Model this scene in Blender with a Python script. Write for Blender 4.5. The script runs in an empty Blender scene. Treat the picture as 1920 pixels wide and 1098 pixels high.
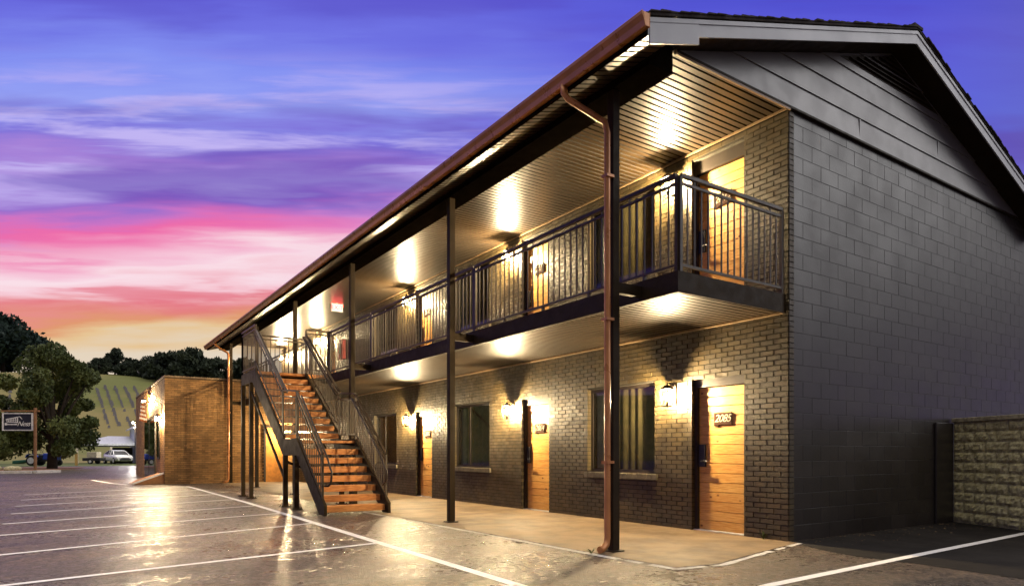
import bpy, bmesh, math, random
from mathutils import Vector, Matrix
R = math.radians
rnd = random.Random(7)
sc = bpy.context.scene
col = sc.collection

# ------------------------------------------------------------------ camera
cam = bpy.data.cameras.new('camera'); cam_o = bpy.data.objects.new('camera', cam); col.objects.link(cam_o)
cam_o.location = (-7.548, -4.970, 1.117)
cam_o.rotation_euler = (R(90), 0, -0.5936)
cam.sensor_width = 36; cam.lens = 1244.4 / 1920 * 36
cam.shift_y = (848.75 - 549) / 1920
cam.clip_end = 3000
sc.camera = cam_o

# ------------------------------------------------------------------ exposure
sc.view_settings.view_transform = 'Standard'; sc.view_settings.look = 'None'
sc.view_settings.exposure = 0; sc.view_settings.gamma = 1
try:
    sc.cycles.use_denoising = True
    sc.cycles.sample_clamp_indirect = 6
    sc.cycles.max_bounces = 8
    sc.cycles.caustics_reflective = False; sc.cycles.caustics_refractive = False
except Exception:
    pass

def lin(r, g=None, b=None):
    if g is None: r, g, b = r
    f = lambda c: (c/255/12.92) if c/255 <= .04045 else ((c/255+.055)/1.055)**2.4
    return (f(r), f(g), f(b), 1)

# ------------------------------------------------------------------ node helper
class NG:
    def __init__(s, nt): s.nt = nt; s.n = nt.nodes; s.l = nt.links
    def node(s, t, **kw):
        n = s.n.new(t)
        for k, v in kw.items():
            setattr(n, k, v)
        return n
    def link(s, a, b): s.l.new(a, b)
    def val(s, inp, v):
        if hasattr(v, 'is_linked') or isinstance(v, bpy.types.NodeSocket): s.l.new(v, inp)
        else: inp.default_value = v
    def math(s, op, a, b=0.0, c=0.0, clamp=False):
        n = s.n.new('ShaderNodeMath'); n.operation = op; n.use_clamp = clamp
        s.val(n.inputs[0], a); s.val(n.inputs[1], b)
        if op in ('MULTIPLY_ADD', 'SMOOTH_MIN', 'COMPARE'): s.val(n.inputs[2], c)
        return n.outputs[0]
    def mapr(s, v, a, b, c=0.0, d=1.0, smooth=True):
        n = s.n.new('ShaderNodeMapRange'); n.interpolation_type = 'SMOOTHSTEP' if smooth else 'LINEAR'
        s.val(n.inputs[0], v); n.inputs[1].default_value = a; n.inputs[2].default_value = b
        n.inputs[3].default_value = c; n.inputs[4].default_value = d
        return n.outputs[0]
    def noise(s, vec, scale, detail=4, rough=.55, dist=0.0):
        n = s.n.new('ShaderNodeTexNoise'); n.inputs['Scale'].default_value = scale
        n.inputs['Detail'].default_value = detail; n.inputs['Roughness'].default_value = rough
        n.inputs['Distortion'].default_value = dist
        if vec is not None: s.l.new(vec, n.inputs['Vector'])
        return n.outputs['Fac']
    def mapping(s, vec, scale=(1, 1, 1), loc=(0, 0, 0), rot=(0, 0, 0)):
        n = s.n.new('ShaderNodeMapping'); s.l.new(vec, n.inputs[0])
        n.inputs['Scale'].default_value = scale; n.inputs['Location'].default_value = loc
        n.inputs['Rotation'].default_value = rot
        return n.outputs[0]
    def ramp(s, fac, stops, mode='LINEAR'):
        n = s.n.new('ShaderNodeValToRGB'); e = n.color_ramp.elements; n.color_ramp.interpolation = mode
        while len(e) < len(stops): e.new(0.5)
        for i, (p, c) in enumerate(stops):
            e[i].position = p; e[i].color = c if len(c) == 4 else (*c, 1)
        s.l.new(fac, n.inputs[0])
        return n.outputs[0]
    def mix(s, fac, a, b, mode='MIX'):
        n = s.n.new('ShaderNodeMix'); n.data_type = 'RGBA'; n.blend_type = mode
        s.val(n.inputs[0], fac); s.val(n.inputs[6], a); s.val(n.inputs[7], b)
        return n.outputs[2]

# ------------------------------------------------------------------ sky (world): dusk, sunset low beyond the far end of the building
w = bpy.data.worlds.new('World'); sc.world = w; w.use_nodes = True
g = NG(w.node_tree); w.node_tree.nodes.clear()
tc = g.node('ShaderNodeTexCoord'); gen = tc.outputs['Generated']
sep = g.node('ShaderNodeSeparateXYZ'); g.link(gen, sep.inputs[0])
X_, Y_, Z_ = sep.outputs
hl = g.math('SQRT', g.math('ADD', g.math('MULTIPLY', X_, X_), g.math('MULTIPLY', Y_, Y_)))
sunx, suny = -0.12, 0.993                       # horizontal direction of the sunset
dot = g.math('DIVIDE', g.math('ADD', g.math('MULTIPLY', X_, sunx), g.math('MULTIPLY', Y_, suny)), g.math('MAXIMUM', hl, .001))
# high cloud lies in long parallel bands that run across the view of the far hill
FX, FY = math.sin(.575), math.cos(.575)
along = g.math('MAXIMUM', g.math('ADD', g.math('MULTIPLY', X_, FX), g.math('MULTIPLY', Y_, FY)), .3)
T_ = g.math('DIVIDE', Z_, along)
S_ = g.math('DIVIDE', g.math('SUBTRACT', g.math('MULTIPLY', X_, FY), g.math('MULTIPLY', Y_, FX)), along)
cmb = g.node('ShaderNodeCombineXYZ'); g.link(S_, cmb.inputs[0]); g.link(T_, cmb.inputs[1])
st = cmb.outputs[0]
n1 = g.noise(g.mapping(st, (2.0, 9, 1), (3.1, .7, 0), (0, 0, .05)), 1.0, 3, .5, .25)
n2 = g.noise(g.mapping(st, (3.0, 30, 1), (1.3, 4.7, 0), (0, 0, .075)), 1.0, 5, .58, .25)
n3 = g.noise(g.mapping(st, (1.8, 11, 1), (8.3, 2.2, 0), (0, 0, .10)), 1.0, 4, .55, .3)
n4 = g.noise(g.mapping(st, (3.4, 60, 1), (2.3, 1.2, 0)), 1.0, 3, .55, .2)
zz = g.math('ADD', T_, g.math('MULTIPLY', g.math('SUBTRACT', n1, .5), .125))
zz = g.math('ADD', zz, g.math('MULTIPLY', g.math('SUBTRACT', n2, .5), .10))
zz = g.math('ADD', zz, g.math('MULTIPLY', g.math('SUBTRACT', n4, .5), .018))
zz = g.math('MULTIPLY', zz, .8)
Zt = g.math('MULTIPLY', T_, .8)
def K(t): return t * .8
sunset = g.ramp(zz, [(0.0, lin(222, 205, 192)), (K(.150), lin(228, 212, 190)), (K(.176), lin(230, 196, 148)), (K(.196), lin(224, 152, 112)), (K(.222), lin(232, 140, 144)),
                     (K(.250), lin(246, 196, 208)), (K(.278), lin(250, 220, 230)), (K(.302), lin(242, 150, 190)), (K(.325), lin(238, 108, 170)), (K(.348), lin(206, 116, 196)), (K(.372), lin(152, 112, 206)),
                     (K(.402), lin(184, 166, 234)), (K(.435), lin(166, 130, 216)), (K(.470), lin(128, 116, 218)), (K(.52), lin(152, 164, 246)),
                     (K(.57), lin(132, 146, 242)), (K(.63), lin(112, 116, 228)), (K(.75), lin(92, 88, 212)), (K(1.2), lin(48, 54, 160))])
blue = g.ramp(zz, [(0.0, lin(150, 140, 190)), (K(.25), lin(140, 120, 214)), (K(.36), lin(116, 104, 214)), (K(.46), lin(92, 90, 210)), (K(.52), lin(96, 106, 224)), (K(.62), lin(92, 92, 216)), (K(.8), lin(66, 70, 200)), (K(1.2), lin(48, 54, 160))])
wob = g.math('MULTIPLY', g.math('SUBTRACT', n3, .5), .16)
side = g.mapr(g.math('ADD', dot, wob), .52, .93)
base = g.mix(side, blue, sunset)
pinkspot = g.math('MULTIPLY', g.mapr(g.math('ADD', dot, wob), .96, .84), g.math('MULTIPLY', g.mapr(zz, K(.285), K(.32)), g.mapr(zz, K(.40), K(.34))))
base = g.mix(g.math('MULTIPLY', pinkspot, .65), base, lin(214, 160, 226))
lightm = g.math('MULTIPLY', g.math('MULTIPLY', g.mapr(n2, .46, .66), g.mapr(Zt, K(.36), K(.42))), g.mapr(Zt, K(.62), K(.50)))
base = g.mix(g.math('MULTIPLY', g.math('MULTIPLY', lightm, side), .8), base, lin(204, 190, 246))
darkm = g.math('MULTIPLY', g.math('MULTIPLY', g.mapr(n3, .47, .64), g.mapr(Zt, K(.33), K(.39))), g.mapr(Zt, K(.56), K(.48)))
base = g.mix(g.math('MULTIPLY', darkm, .6), base, lin(98, 70, 178))
darkv = g.math('MULTIPLY', g.mapr(n3, .5, .66), g.mapr(Zt, K(.56), K(.64)))
base = g.mix(g.math('MULTIPLY', darkv, .35), base, lin(84, 66, 184))
whitem = g.math('MULTIPLY', g.math('MULTIPLY', g.mapr(n2, .48, .62), g.mapr(Zt, K(.21), K(.25))), g.mapr(Zt, K(.33), K(.28)))
base = g.mix(g.math('MULTIPLY', whitem, .5), base, lin(250, 228, 236))
redm = g.math('MULTIPLY', g.math('MULTIPLY', g.mapr(n2, .52, .40), g.mapr(Zt, K(.19), K(.215))), g.mapr(Zt, K(.275), K(.245)))
base = g.mix(g.math('MULTIPLY', redm, .6), base, lin(228, 112, 132))
# sky opposite the sunset: dull grey, chosen to keep blue off the end wall
opp = g.math('MULTIPLY', g.mapr(dot, .35, -.2), g.mapr(Z_, .0, .15))
base = g.mix(opp, base, (.17, .155, .175, 1))
zen = g.mapr(Z_, .60, .80)
base = g.mix(zen, base, (1.75, 1.6, 1.45, 1))  # overhead sky out of view brightened as added fill for the lot
gl = Vector((.74, -.52, .42)).normalized()
gd = g.node('ShaderNodeVectorMath'); gd.operation = 'DOT_PRODUCT'; g.link(gen, gd.inputs[0]); gd.inputs[1].default_value = gl
base = g.mix(g.mapr(gd.outputs['Value'], .95, .998), base, (4.0, 3.9, 3.9, 1))  # added bright patch in the unseen sky, gives the end wall its sheen
ground_dark = g.mapr(Z_, -.05, 0.0)
base = g.mix(ground_dark, (.05, .045, .045, 1), base)
bg = g.node('ShaderNodeBackground'); g.link(base, bg.inputs[0]); bg.inputs[1].default_value = 1.0
wo = g.node('ShaderNodeOutputWorld'); g.link(bg.outputs[0], wo.inputs[0])

# ------------------------------------------------------------------ materials
MATS = {}
def mat(name, color, rough=.6, color2=None, nscale=6.0, metal=0.0, bump=0.0, bscale=60.0, spec=.5, stretch=(1, 1, 1), rough2=None, coat=0.0, contrast=(.35, .65), island=0.0):
    m = bpy.data.materials.new(name); m.use_nodes = True
    g = NG(m.node_tree); b = g.n['Principled BSDF']
    tc = g.node('ShaderNodeTexCoord'); v = g.mapping(tc.outputs['Object'], stretch)
    f = g.noise(v, nscale, 5, .6)
    c1 = (*color, 1) if len(color) == 3 else color
    if color2 is None: c2 = tuple(min(1, x * .72) for x in c1[:3]) + (1,)
    else: c2 = (*color2, 1) if len(color2) == 3 else color2
    fac = g.mapr(f, contrast[0], contrast[1])
    cc = g.mix(fac, c1, c2)
    if island:
        ge = g.node('ShaderNodeNewGeometry'); hs_ = g.node('ShaderNodeHueSaturation')
        g.link(g.mapr(ge.outputs['Random Per Island'], 0, 1, 1 - island, 1 + island, False), hs_.inputs['Value']); g.link(cc, hs_.inputs['Color']); cc = hs_.outputs[0]
    g.link(cc, b.inputs['Base Color'])
    b.inputs['Metallic'].default_value = metal
    b.inputs['Specular IOR Level'].default_value = spec
    b.inputs['Coat Weight'].default_value = coat
    r2 = rough2 if rough2 is not None else min(1, rough * 1.2)
    g.link(g.mapr(g.noise(v, nscale * 1.7, 4, .6), .3, .7, rough, r2), b.inputs['Roughness'])
    if bump:
        bn = g.node('ShaderNodeBump'); bn.inputs['Strength'].default_value = 1.0; bn.inputs['Distance'].default_value = bump
        g.link(g.noise(v, bscale, 4, .65), bn.inputs['Height']); g.link(bn.outputs[0], b.inputs['Normal'])
    MATS[name] = m
    return m
def emit(name, color, strength):
    m = bpy.data.materials.new(name); m.use_nodes = True; m.node_tree.nodes.clear(); g = NG(m.node_tree)
    e = g.node('ShaderNodeEmission'); e.inputs[0].default_value = (*color, 1); e.inputs[1].default_value = strength
    o = g.node('ShaderNodeOutputMaterial'); g.link(e.outputs[0], o.inputs[0]); MATS[name] = m; return m
def glass(name, tint=(.8, .85, .85), ior=1.5, boost=1.0):
    m = bpy.data.materials.new(name); m.use_nodes = True; m.node_tree.nodes.clear(); g = NG(m.node_tree)
    t = g.node('ShaderNodeBsdfTransparent'); t.inputs[0].default_value = (*tint, 1)
    gl = g.node('ShaderNodeBsdfGlossy'); gl.inputs['Roughness'].default_value = .015
    ge = g.node('ShaderNodeNewGeometry'); dp = g.node('ShaderNodeVectorMath'); dp.operation = 'DOT_PRODUCT'
    g.link(ge.outputs['Incoming'], dp.inputs[0]); g.link(ge.outputs['Normal'], dp.inputs[1])
    f0 = ((ior - 1) / (ior + 1)) ** 2
    cosv = g.math('ABSOLUTE', dp.outputs['Value'])
    fr_ = g.math('ADD', f0, g.math('MULTIPLY', 1 - f0, g.math('POWER', g.math('SUBTRACT', 1.0, cosv), 5.0)))
    mx = g.node('ShaderNodeMixShader'); g.link(g.math('MULTIPLY', fr_, boost, clamp=True), mx.inputs[0]); g.link(t.outputs[0], mx.inputs[1]); g.link(gl.outputs[0], mx.inputs[2])
    o = g.node('ShaderNodeOutputMaterial'); g.link(mx.outputs[0], o.inputs[0]); MATS[name] = m; return m

mat('brick', (.070, .049, .017), .42, (.044, .031, .012), 3.0, bump=.004, bscale=90, rough2=.62, island=.2)
mat('brick_office', (.38, .20, .065), .6, (.28, .145, .045), 2.0, bump=.003, bscale=90, island=.3)
mat('mortar', (.032, .026, .015), .8, bump=.003, bscale=150)
mat('mortar_office', (.13, .085, .045), .9, bump=.003, bscale=150)
mat('block', (.036, .031, .028), .32, (.025, .021, .019), .9, bump=.0012, bscale=40, rough2=.42, spec=.38, island=.16)
mat('sealed_shade_asphalt', (.012, .010, .009), .75, (.020, .017, .015), 1.2, bump=.01, bscale=60, spec=.2)  # black of the sealing and of painted-in shade together
mat('block_joint', (.03, .026, .023), .45, bump=.002, bscale=60)
mat('siding', (.15, .145, .15), .30, (.13, .126, .13), 1.4, bump=.0006, bscale=200, rough2=.4)
mat('dark_metal', (.030, .019, .008), .5, (.022, .014, .006), 4, rough2=.65, bump=.0006, bscale=80, spec=.14)
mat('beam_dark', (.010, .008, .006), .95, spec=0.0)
mat('rail_metal', (.050, .035, .022), .38, (.034, .024, .015), 6, rough2=.48, spec=.35)
mat('fascia_metal', (.34, .36, .41), .35, (.3, .32, .37), 2)
mat('copper_gutter', (.48, .20, .065), .25, (.38, .155, .05), 3, metal=.25, rough2=.4)
mat('soffit', (.032, .019, .0075), .36, (.026, .0155, .006), .6, rough2=.40, spec=.32)
mat('soffit_groove', (.010, .007, .004), .8)
mat('trim_tan', (.30, .20, .11), .45)
mat('shingle', (.03, .026, .024), .9, (.05, .042, .036), 12, bump=.01, bscale=40, island=.3)
mat('frame', (.03, .022, .016), .4)
mat('sill', (.12, .1, .065), .6, bump=.003, bscale=60)
mat('curtain', (.72, .74, .66), .9, stretch=(1, 12, 1))
mat('haze_brown', (.30, .21, .11), .8)  # brown of the haze on the panes, put into cloth
mat('room', (.05, .042, .034), .9)
mat('tread_wood', (.68, .30, .08), .5, (.46, .17, .04), 3.0, stretch=(2.2, 16, 16), bump=.003, bscale=30, contrast=(.3, .7), island=.22)
mat('plaque', (.05, .018, .007), .75, (.04, .014, .006), 12, spec=.1)
mat('cream_paint', (.6, .54, .42), .7, spec=.1)
mat('black_plastic', (.015, .013, .012), .4)
mat('lamp_bronze', (.035, .024, .016), .4, metal=.3)
mat('concrete', (.20, .132, .064), .62, (.115, .072, .034), 1.6, contrast=(.38, .66), bump=.004, bscale=70, rough2=.8)
mat('white_line', (.88, .87, .85), .5, (.66, .64, .6), 7, bump=.003, bscale=160, contrast=(.5, .8))
mat('kerb', (.62, .6, .56), .7, bump=.004, bscale=30)
mat('stone_face', (.86, .80, .42), .9, (.52, .46, .21), 16, bump=.02, bscale=26, contrast=(.3, .65))
mat('stone_cap', (.6, .54, .32), .8, (.3, .26, .15), 10, bump=.006, bscale=50)
mat('red_paint', (.6, .02, .02), .35)
mat('white_paint', (.78, .78, .78), .5)
mat('ramp_side', (.42, .2, .08), .7)
mat('hill_grass', (.145, .16, .04), .95, (.25, .205, .075), .05, bump=.03, bscale=3, contrast=(.4, .6))
mat('turf', (.05, .08, .018), .95, (.12, .13, .035), .8, bump=.02, bscale=20)
mat('mulch', (.30, .15, .075), .95, (.19, .1, .055), 1.5, bump=.03, bscale=8)
mat('leaf_dark', (.038, .062, .011), .6, (.095, .12, .026), .5)
mat('leaf_far', (.018, .032, .018), .75, (.03, .045, .018), .3)
mat('leaf_pine', (.008, .026, .022), .75, (.014, .036, .024), .3)
mat('bark', (.035, .025, .016), .9, bump=.02, bscale=14)
mat('grave', (.26, .25, .27), .7)
mat('car_white', (.75, .75, .76), .25, coat=.6)
mat('car_dark', (.02, .02, .022), .4)
mat('tire', (.018, .018, .018), .8)
mat('rim', (.7, .7, .68), .4)
mat('tractor_blue', (.02, .06, .38), .35)
mat('green_metal', (.02, .12, .07), .5)
mat('wood_post', (.55, .34, .1), .7, (.4, .24, .07), 4, stretch=(6, 6, 1))
mat('sign_wood', (.28, .14, .06), .7)
mat('sign_board', (.012, .013, .022), .45)
mat('white_siding', (.68, .71, .76), .6)
mat('green_trim', (.36, .6, .46), .6)
mat('metal_roof', (.62, .65, .68), .4)
mat('flag_red', (.34, .12, .05), .8)
mat('orange_door', (.6, .25, .04), .5)
mat('red_flower', (.6, .05, .05), .8)
glass('glass', (.72, .75, .72), 1.5, 1.3)
glass('lamp_glass', (.97, .96, .93), 1.3)
emit('bulb', (1.0, .755, .43), 16000)
emit('bulb_far', (1.0, .95, .85), 2500)
emit('exit_red', (1.0, .02, .015), 22)
emit('exit_white', (1.0, .55, .5), 2.2)

def pine():
    m = bpy.data.materials.new('pine_board'); m.use_nodes = True; g = NG(m.node_tree); b = g.n['Principled BSDF']
    tc = g.node('ShaderNodeTexCoord'); o = tc.outputs['Object']
    gr = g.noise(g.mapping(o, (1, 2.5, 38)), 2.2, 5, .6, .4)
    c = g.mix(g.mapr(gr, .3, .7), lin(236, 192, 112), lin(206, 146, 66))
    sp = g.node('ShaderNodeSeparateXYZ'); g.link(o, sp.inputs[0])
    bid = g.math('FLOOR', g.math('DIVIDE', sp.outputs[2], .136))
    wn = g.node('ShaderNodeTexWhiteNoise'); wn.noise_dimensions = '1D'; g.link(bid, wn.inputs['W'])
    c = g.mix(g.math('MULTIPLY', wn.outputs[0], .3), c, lin(196, 122, 44))
    vo = g.node('ShaderNodeTexVoronoi'); vo.inputs['Scale'].default_value = 3.4; vo.inputs['Randomness'].default_value = 1
    g.link(g.mapping(o, (1, 1, 1.7), (0, 3.3, 1.2)), vo.inputs['Vector'])
    kn = g.mapr(vo.outputs['Distance'], .13, .06)
    c = g.mix(kn, c, lin(120, 62, 22))
    g.link(c, b.inputs['Base Color']); b.inputs['Roughness'].default_value = .42
    bn = g.node('ShaderNodeBump'); bn.inputs['Distance'].default_value = .002; g.link(gr, bn.inputs['Height']); g.link(bn.outputs[0], b.inputs['Normal'])
    MATS['pine_board'] = m
pine()

def asphalt():
    m = bpy.data.materials.new('asphalt'); m.use_nodes = True; g = NG(m.node_tree); b = g.n['Principled BSDF']
    tc = g.node('ShaderNodeTexCoord'); o = tc.outputs['Object']
    fine = g.noise(o, 34, 4, .75); fine2 = g.noise(o, 110, 2, .6)
    big = g.noise(g.mapping(o, (1, 1, 1), (2.2, 1.1, 0)), .30, 5, .55, .6)
    mid = g.noise(g.mapping(o, (.6, 1.6, 1), (5, 3, 0)), .9, 5, .6, .4)
    c = g.mix(g.mapr(big, .38, .62), (.080, .056, .038, 1), (.040, .031, .026, 1))
    c = g.mix(g.math('MULTIPLY', g.mapr(mid, .45, .7), .6), c, (.125, .080, .045, 1))
    c = g.mix(g.math('MULTIPLY', g.mapr(fine, .45, .75), .55), c, (.21, .165, .12, 1))
    c = g.mix(g.math('MULTIPLY', g.mapr(fine2, .52, .35), .6), c, (.02, .017, .016, 1))
    rough_add = None
    for sc__, wt in ((55, .5), (21, .28), (9, .15)):
        va = g.node('ShaderNodeTexVoronoi'); va.inputs['Scale'].default_value = sc__; g.link(o, va.inputs['Vector'])
        sp_ = g.node('ShaderNodeSeparateColor'); g.link(va.outputs['Color'], sp_.inputs[0])
        mul = g.mapr(sp_.outputs[0], 0, 1, 1 - wt, 1 + wt * 1.5, False)
        cm = g.node('ShaderNodeVectorMath'); cm.operation = 'SCALE'; g.link(c, cm.inputs[0]); g.link(mul, cm.inputs['Scale']); c = cm.outputs[0]
        if sc__ == 21: rough_add = g.mapr(sp_.outputs[1], 0, 1, -.09, .12, False)
    spots = g.mapr(g.noise(g.mapping(o, (1, 1, 1), (9, 4, 0)), 1.7, 3, .5, .8), .66, .72)
    c = g.mix(g.math('MULTIPLY', spots, .55), c, (.022, .018, .017, 1))
    # crack seams
    vo = g.node('ShaderNodeTexVoronoi'); vo.feature = 'DISTANCE_TO_EDGE'; vo.inputs['Scale'].default_value = .16
    wv = g.node('ShaderNodeVectorMath'); wv.operation = 'ADD'
    nn = g.node('ShaderNodeTexNoise'); nn.inputs['Scale'].default_value = 1.2; g.link(o, nn.inputs['Vector'])
    sv = g.node('ShaderNodeVectorMath'); sv.operation = 'SCALE'; sv.inputs['Scale'].default_value = .7; g.link(nn.outputs['Color'], sv.inputs[0])
    g.link(o, wv.inputs[0]); g.link(sv.outputs[0], wv.inputs[1]); g.link(wv.outputs[0], vo.inputs['Vector'])
    crack = g.mapr(vo.outputs['Distance'], .010, .002)
    c = g.mix(g.math('MULTIPLY', crack, .7), c, (.015, .013, .012, 1))
    g.link(c, b.inputs['Base Color'])
    r = g.mapr(mid, .32, .68, .24, .46)
    r = g.math('ADD', r, g.math('MULTIPLY', g.math('SUBTRACT', big, .5), .35))
    r = g.math('ADD', r, rough_add)
    g.link(r, b.inputs['Roughness']); b.inputs['Specular IOR Level'].default_value = .45
    h = g.math('ADD', fine, g.math('MULTIPLY', fine2, .5))
    bn = g.node('ShaderNodeBump'); bn.inputs['Strength'].default_value = 1; bn.inputs['Distance'].default_value = .018
    g.link(h, bn.inputs['Height']); g.link(bn.outputs[0], b.inputs['Normal'])
    MATS['asphalt'] = m
asphalt()

# ------------------------------------------------------------------ mesh builder
class MB:
    def __init__(s): s.v = []; s.f = []; s.mi = []; s.sm = []
    def face(s, pts, m=0, smooth=False):
        i = len(s.v); s.v += [tuple(p) for p in pts]; s.f.append(tuple(range(i, i + len(pts)))); s.mi.append(m); s.sm.append(smooth)
    def box(s, a, b, m=0):
        x0, y0, z0 = [min(p, q) for p, q in zip(a, b)]; x1, y1, z1 = [max(p, q) for p, q in zip(a, b)]
        s.hexa([(x0, y0, z0), (x1, y0, z0), (x1, y1, z0), (x0, y1, z0), (x0, y0, z1), (x1, y0, z1), (x1, y1, z1), (x0, y1, z1)], m)
    def hexa(s, c, m=0):
        i = len(s.v); s.v += [tuple(p) for p in c]
        for q in ((0, 3, 2, 1), (4, 5, 6, 7), (0, 1, 5, 4), (1, 2, 6, 5), (2, 3, 7, 6), (3, 0, 4, 7)):
            s.f.append(tuple(i + k for k in q)); s.mi.append(m); s.sm.append(False)
    def bar(s, p, q, w, h, m=0, up=(0, 0, 1)):
        p = Vector(p); q = Vector(q); d = (q - p).normalized(); u = Vector(up)
        if abs(d.dot(u)) > .95: u = Vector((1, 0, 0))
        r = d.cross(u).normalized() * (w / 2); t = r.cross(d).normalized() * (h / 2)
        s.hexa([p - r - t, p + r - t, q + r - t, q - r - t, p - r + t, p + r + t, q + r + t, q - r + t], m)
    def tube(s, pts, rad, n=8, m=0, cap=True, ry=None):
        pts = [Vector(p) for p in pts]; i0 = len(s.v); prev = None
        rads = rad if isinstance(rad, (list, tuple)) else [rad] * len(pts)
        for k, p in enumerate(pts):
            d = (pts[min(k + 1, len(pts) - 1)] - pts[max(k - 1, 0)]).normalized()
            if prev is None:
                u = Vector((0, 0, 1)) if abs(d.z) < .9 else Vector((0, 1, 0))
                a = d.cross(u).normalized()
            else:
                a = (prev - d * prev.dot(d)).normalized()
            prev = a; b = d.cross(a)
            for j in range(n):
                t = 2 * math.pi * j / n
                s.v.append(tuple(p + a * math.cos(t) * rads[k] + b * math.sin(t) * (ry or rads[k])))
        for k in range(len(pts) - 1):
            for j in range(n):
                s.f.append((i0 + k * n + j, i0 + k * n + (j + 1) % n, i0 + (k + 1) * n + (j + 1) % n, i0 + (k + 1) * n + j)); s.mi.append(m); s.sm.append(True)
        if cap:
            s.f.append(tuple(i0 + j for j in range(n))[::-1]); s.mi.append(m); s.sm.append(False)
            e = i0 + (len(pts) - 1) * n
            s.f.append(tuple(e + j for j in range(n))); s.mi.append(m); s.sm.append(False)
    def prism(s, poly, axis, a, b, m=0):
        # poly: 2-D points in the other two axes (in order), extruded along axis from a to b
        def P(p, t):
            return {'x': (t, p[0], p[1]), 'y': (p[0], t, p[1]), 'z': (p[0], p[1], t)}[axis]
        n = len(poly); i = len(s.v)
        s.v += [P(p, a) for p in poly] + [P(p, b) for p in poly]
        s.f.append(tuple(range(i, i + n))[::-1]); s.f.append(tuple(range(i + n, i + 2 * n))); s.mi += [m, m]; s.sm += [False, False]
        for k in range(n):
            s.f.append((i + k, i + (k + 1) % n, i + n + (k + 1) % n, i + n + k)); s.mi.append(m); s.sm.append(False)
    def sphere(s, c, r, m=0, nu=12, nv=8, sc_=(1, 1, 1)):
        i = len(s.v)
        for a in range(nv + 1):
            th = math.pi * a / nv
            for b in range(nu):
                ph = 2 * math.pi * b / nu
                s.v.append((c[0] + r * sc_[0] * math.sin(th) * math.cos(ph), c[1] + r * sc_[1] * math.sin(th) * math.sin(ph), c[2] + r * sc_[2] * math.cos(th)))
        for a in range(nv):
            for b in range(nu):
                s.f.append((i + a * nu + b, i + (a + 1) * nu + b, i + (a + 1) * nu + (b + 1) % nu, i + a * nu + (b + 1) % nu)); s.mi.append(m); s.sm.append(True)
    def build(s, name, mats, parent=None, loc=None, bevel=0.0, fix=True):
        me = bpy.data.meshes.new(name); me.from_pydata(s.v, [], s.f)
        if isinstance(mats, str): mats = [mats]
        for m in mats: me.materials.append(MATS[m])
        me.polygons.foreach_set('material_index', s.mi); me.polygons.foreach_set('use_smooth', s.sm)
        if fix:
            bm = bmesh.new(); bm.from_mesh(me); bmesh.ops.recalc_face_normals(bm, faces=bm.faces); bm.to_mesh(me); bm.free()
        me.update()
        o = bpy.data.objects.new(name, me); col.objects.link(o)
        if parent: o.parent = parent
        if loc: o.location = loc
        if bevel:
            b = o.modifiers.new('bevel', 'BEVEL'); b.width = bevel; b.segments = 2; b.limit_method = 'ANGLE'
        return o

def tag(o, label=None, cat=None, group=None, kind=None):
    if label: o['label'] = label
    if cat: o['category'] = cat
    if group: o['group'] = group
    if kind: o['kind'] = kind
    return o
def empty(name, loc, label, cat, group=None, rz=0):
    o = bpy.data.objects.new(name, None); col.objects.link(o); o.location = loc; o.rotation_euler = (0, 0, rz)
    o.empty_display_size = .2
    return tag(o, label, cat, group)
def children_of(o): return [c for c in bpy.data.objects if c.parent == o]
def copy_tree(o, parent=None):
    c = o.copy(); col.objects.link(c)
    if parent is not None: c.parent = parent
    for ch in children_of(o): copy_tree(ch, c)
    return c
def text_mesh(txt, size, depth, shear=0.0, space=1.0):
    cu = bpy.data.curves.new('lettering', 'FONT'); cu.body = txt; cu.size = size; cu.extrude = depth; cu.shear = shear
    cu.align_x = 'CENTER'; cu.align_y = 'CENTER'; cu.space_character = space
    o = bpy.data.objects.new('lettering', cu); col.objects.link(o)
    dg = bpy.context.evaluated_depsgraph_get(); me = bpy.data.meshes.new_from_object(o.evaluated_get(dg))
    bpy.data.objects.remove(o)
    return me
def add_text(mb, txt, size, depth, M, m, shear=0.0, space=1.0):
    me = text_mesh(txt, size, depth, shear, space); i = len(mb.v)
    mb.v += [tuple(M @ v.co) for v in me.vertices]
    for p in me.polygons:
        mb.f.append(tuple(i + k for k in p.vertices)); mb.mi.append(m); mb.sm.append(False)

# ================================================================== GROUND
def sheet(name, poly, z, m, kind='structure', label=None, cat=None):
    b = MB(); b.face([(x, y, z) for x, y in poly], 0); o = b.build(name, m); tag(o, label, cat, None, kind); return o
sheet('parking_lot', [(-160, -80), (160, -80), (160, 62), (-160, 62)], 0.0, 'asphalt', label='worn grey brown asphalt of the parking lot', cat='asphalt')
sheet('ground', [(-900, -700), (900, -700), (900, 1200), (-900, 1200)], -.06, 'turf', label='mown grass ground beyond the lot', cat='ground')
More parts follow.
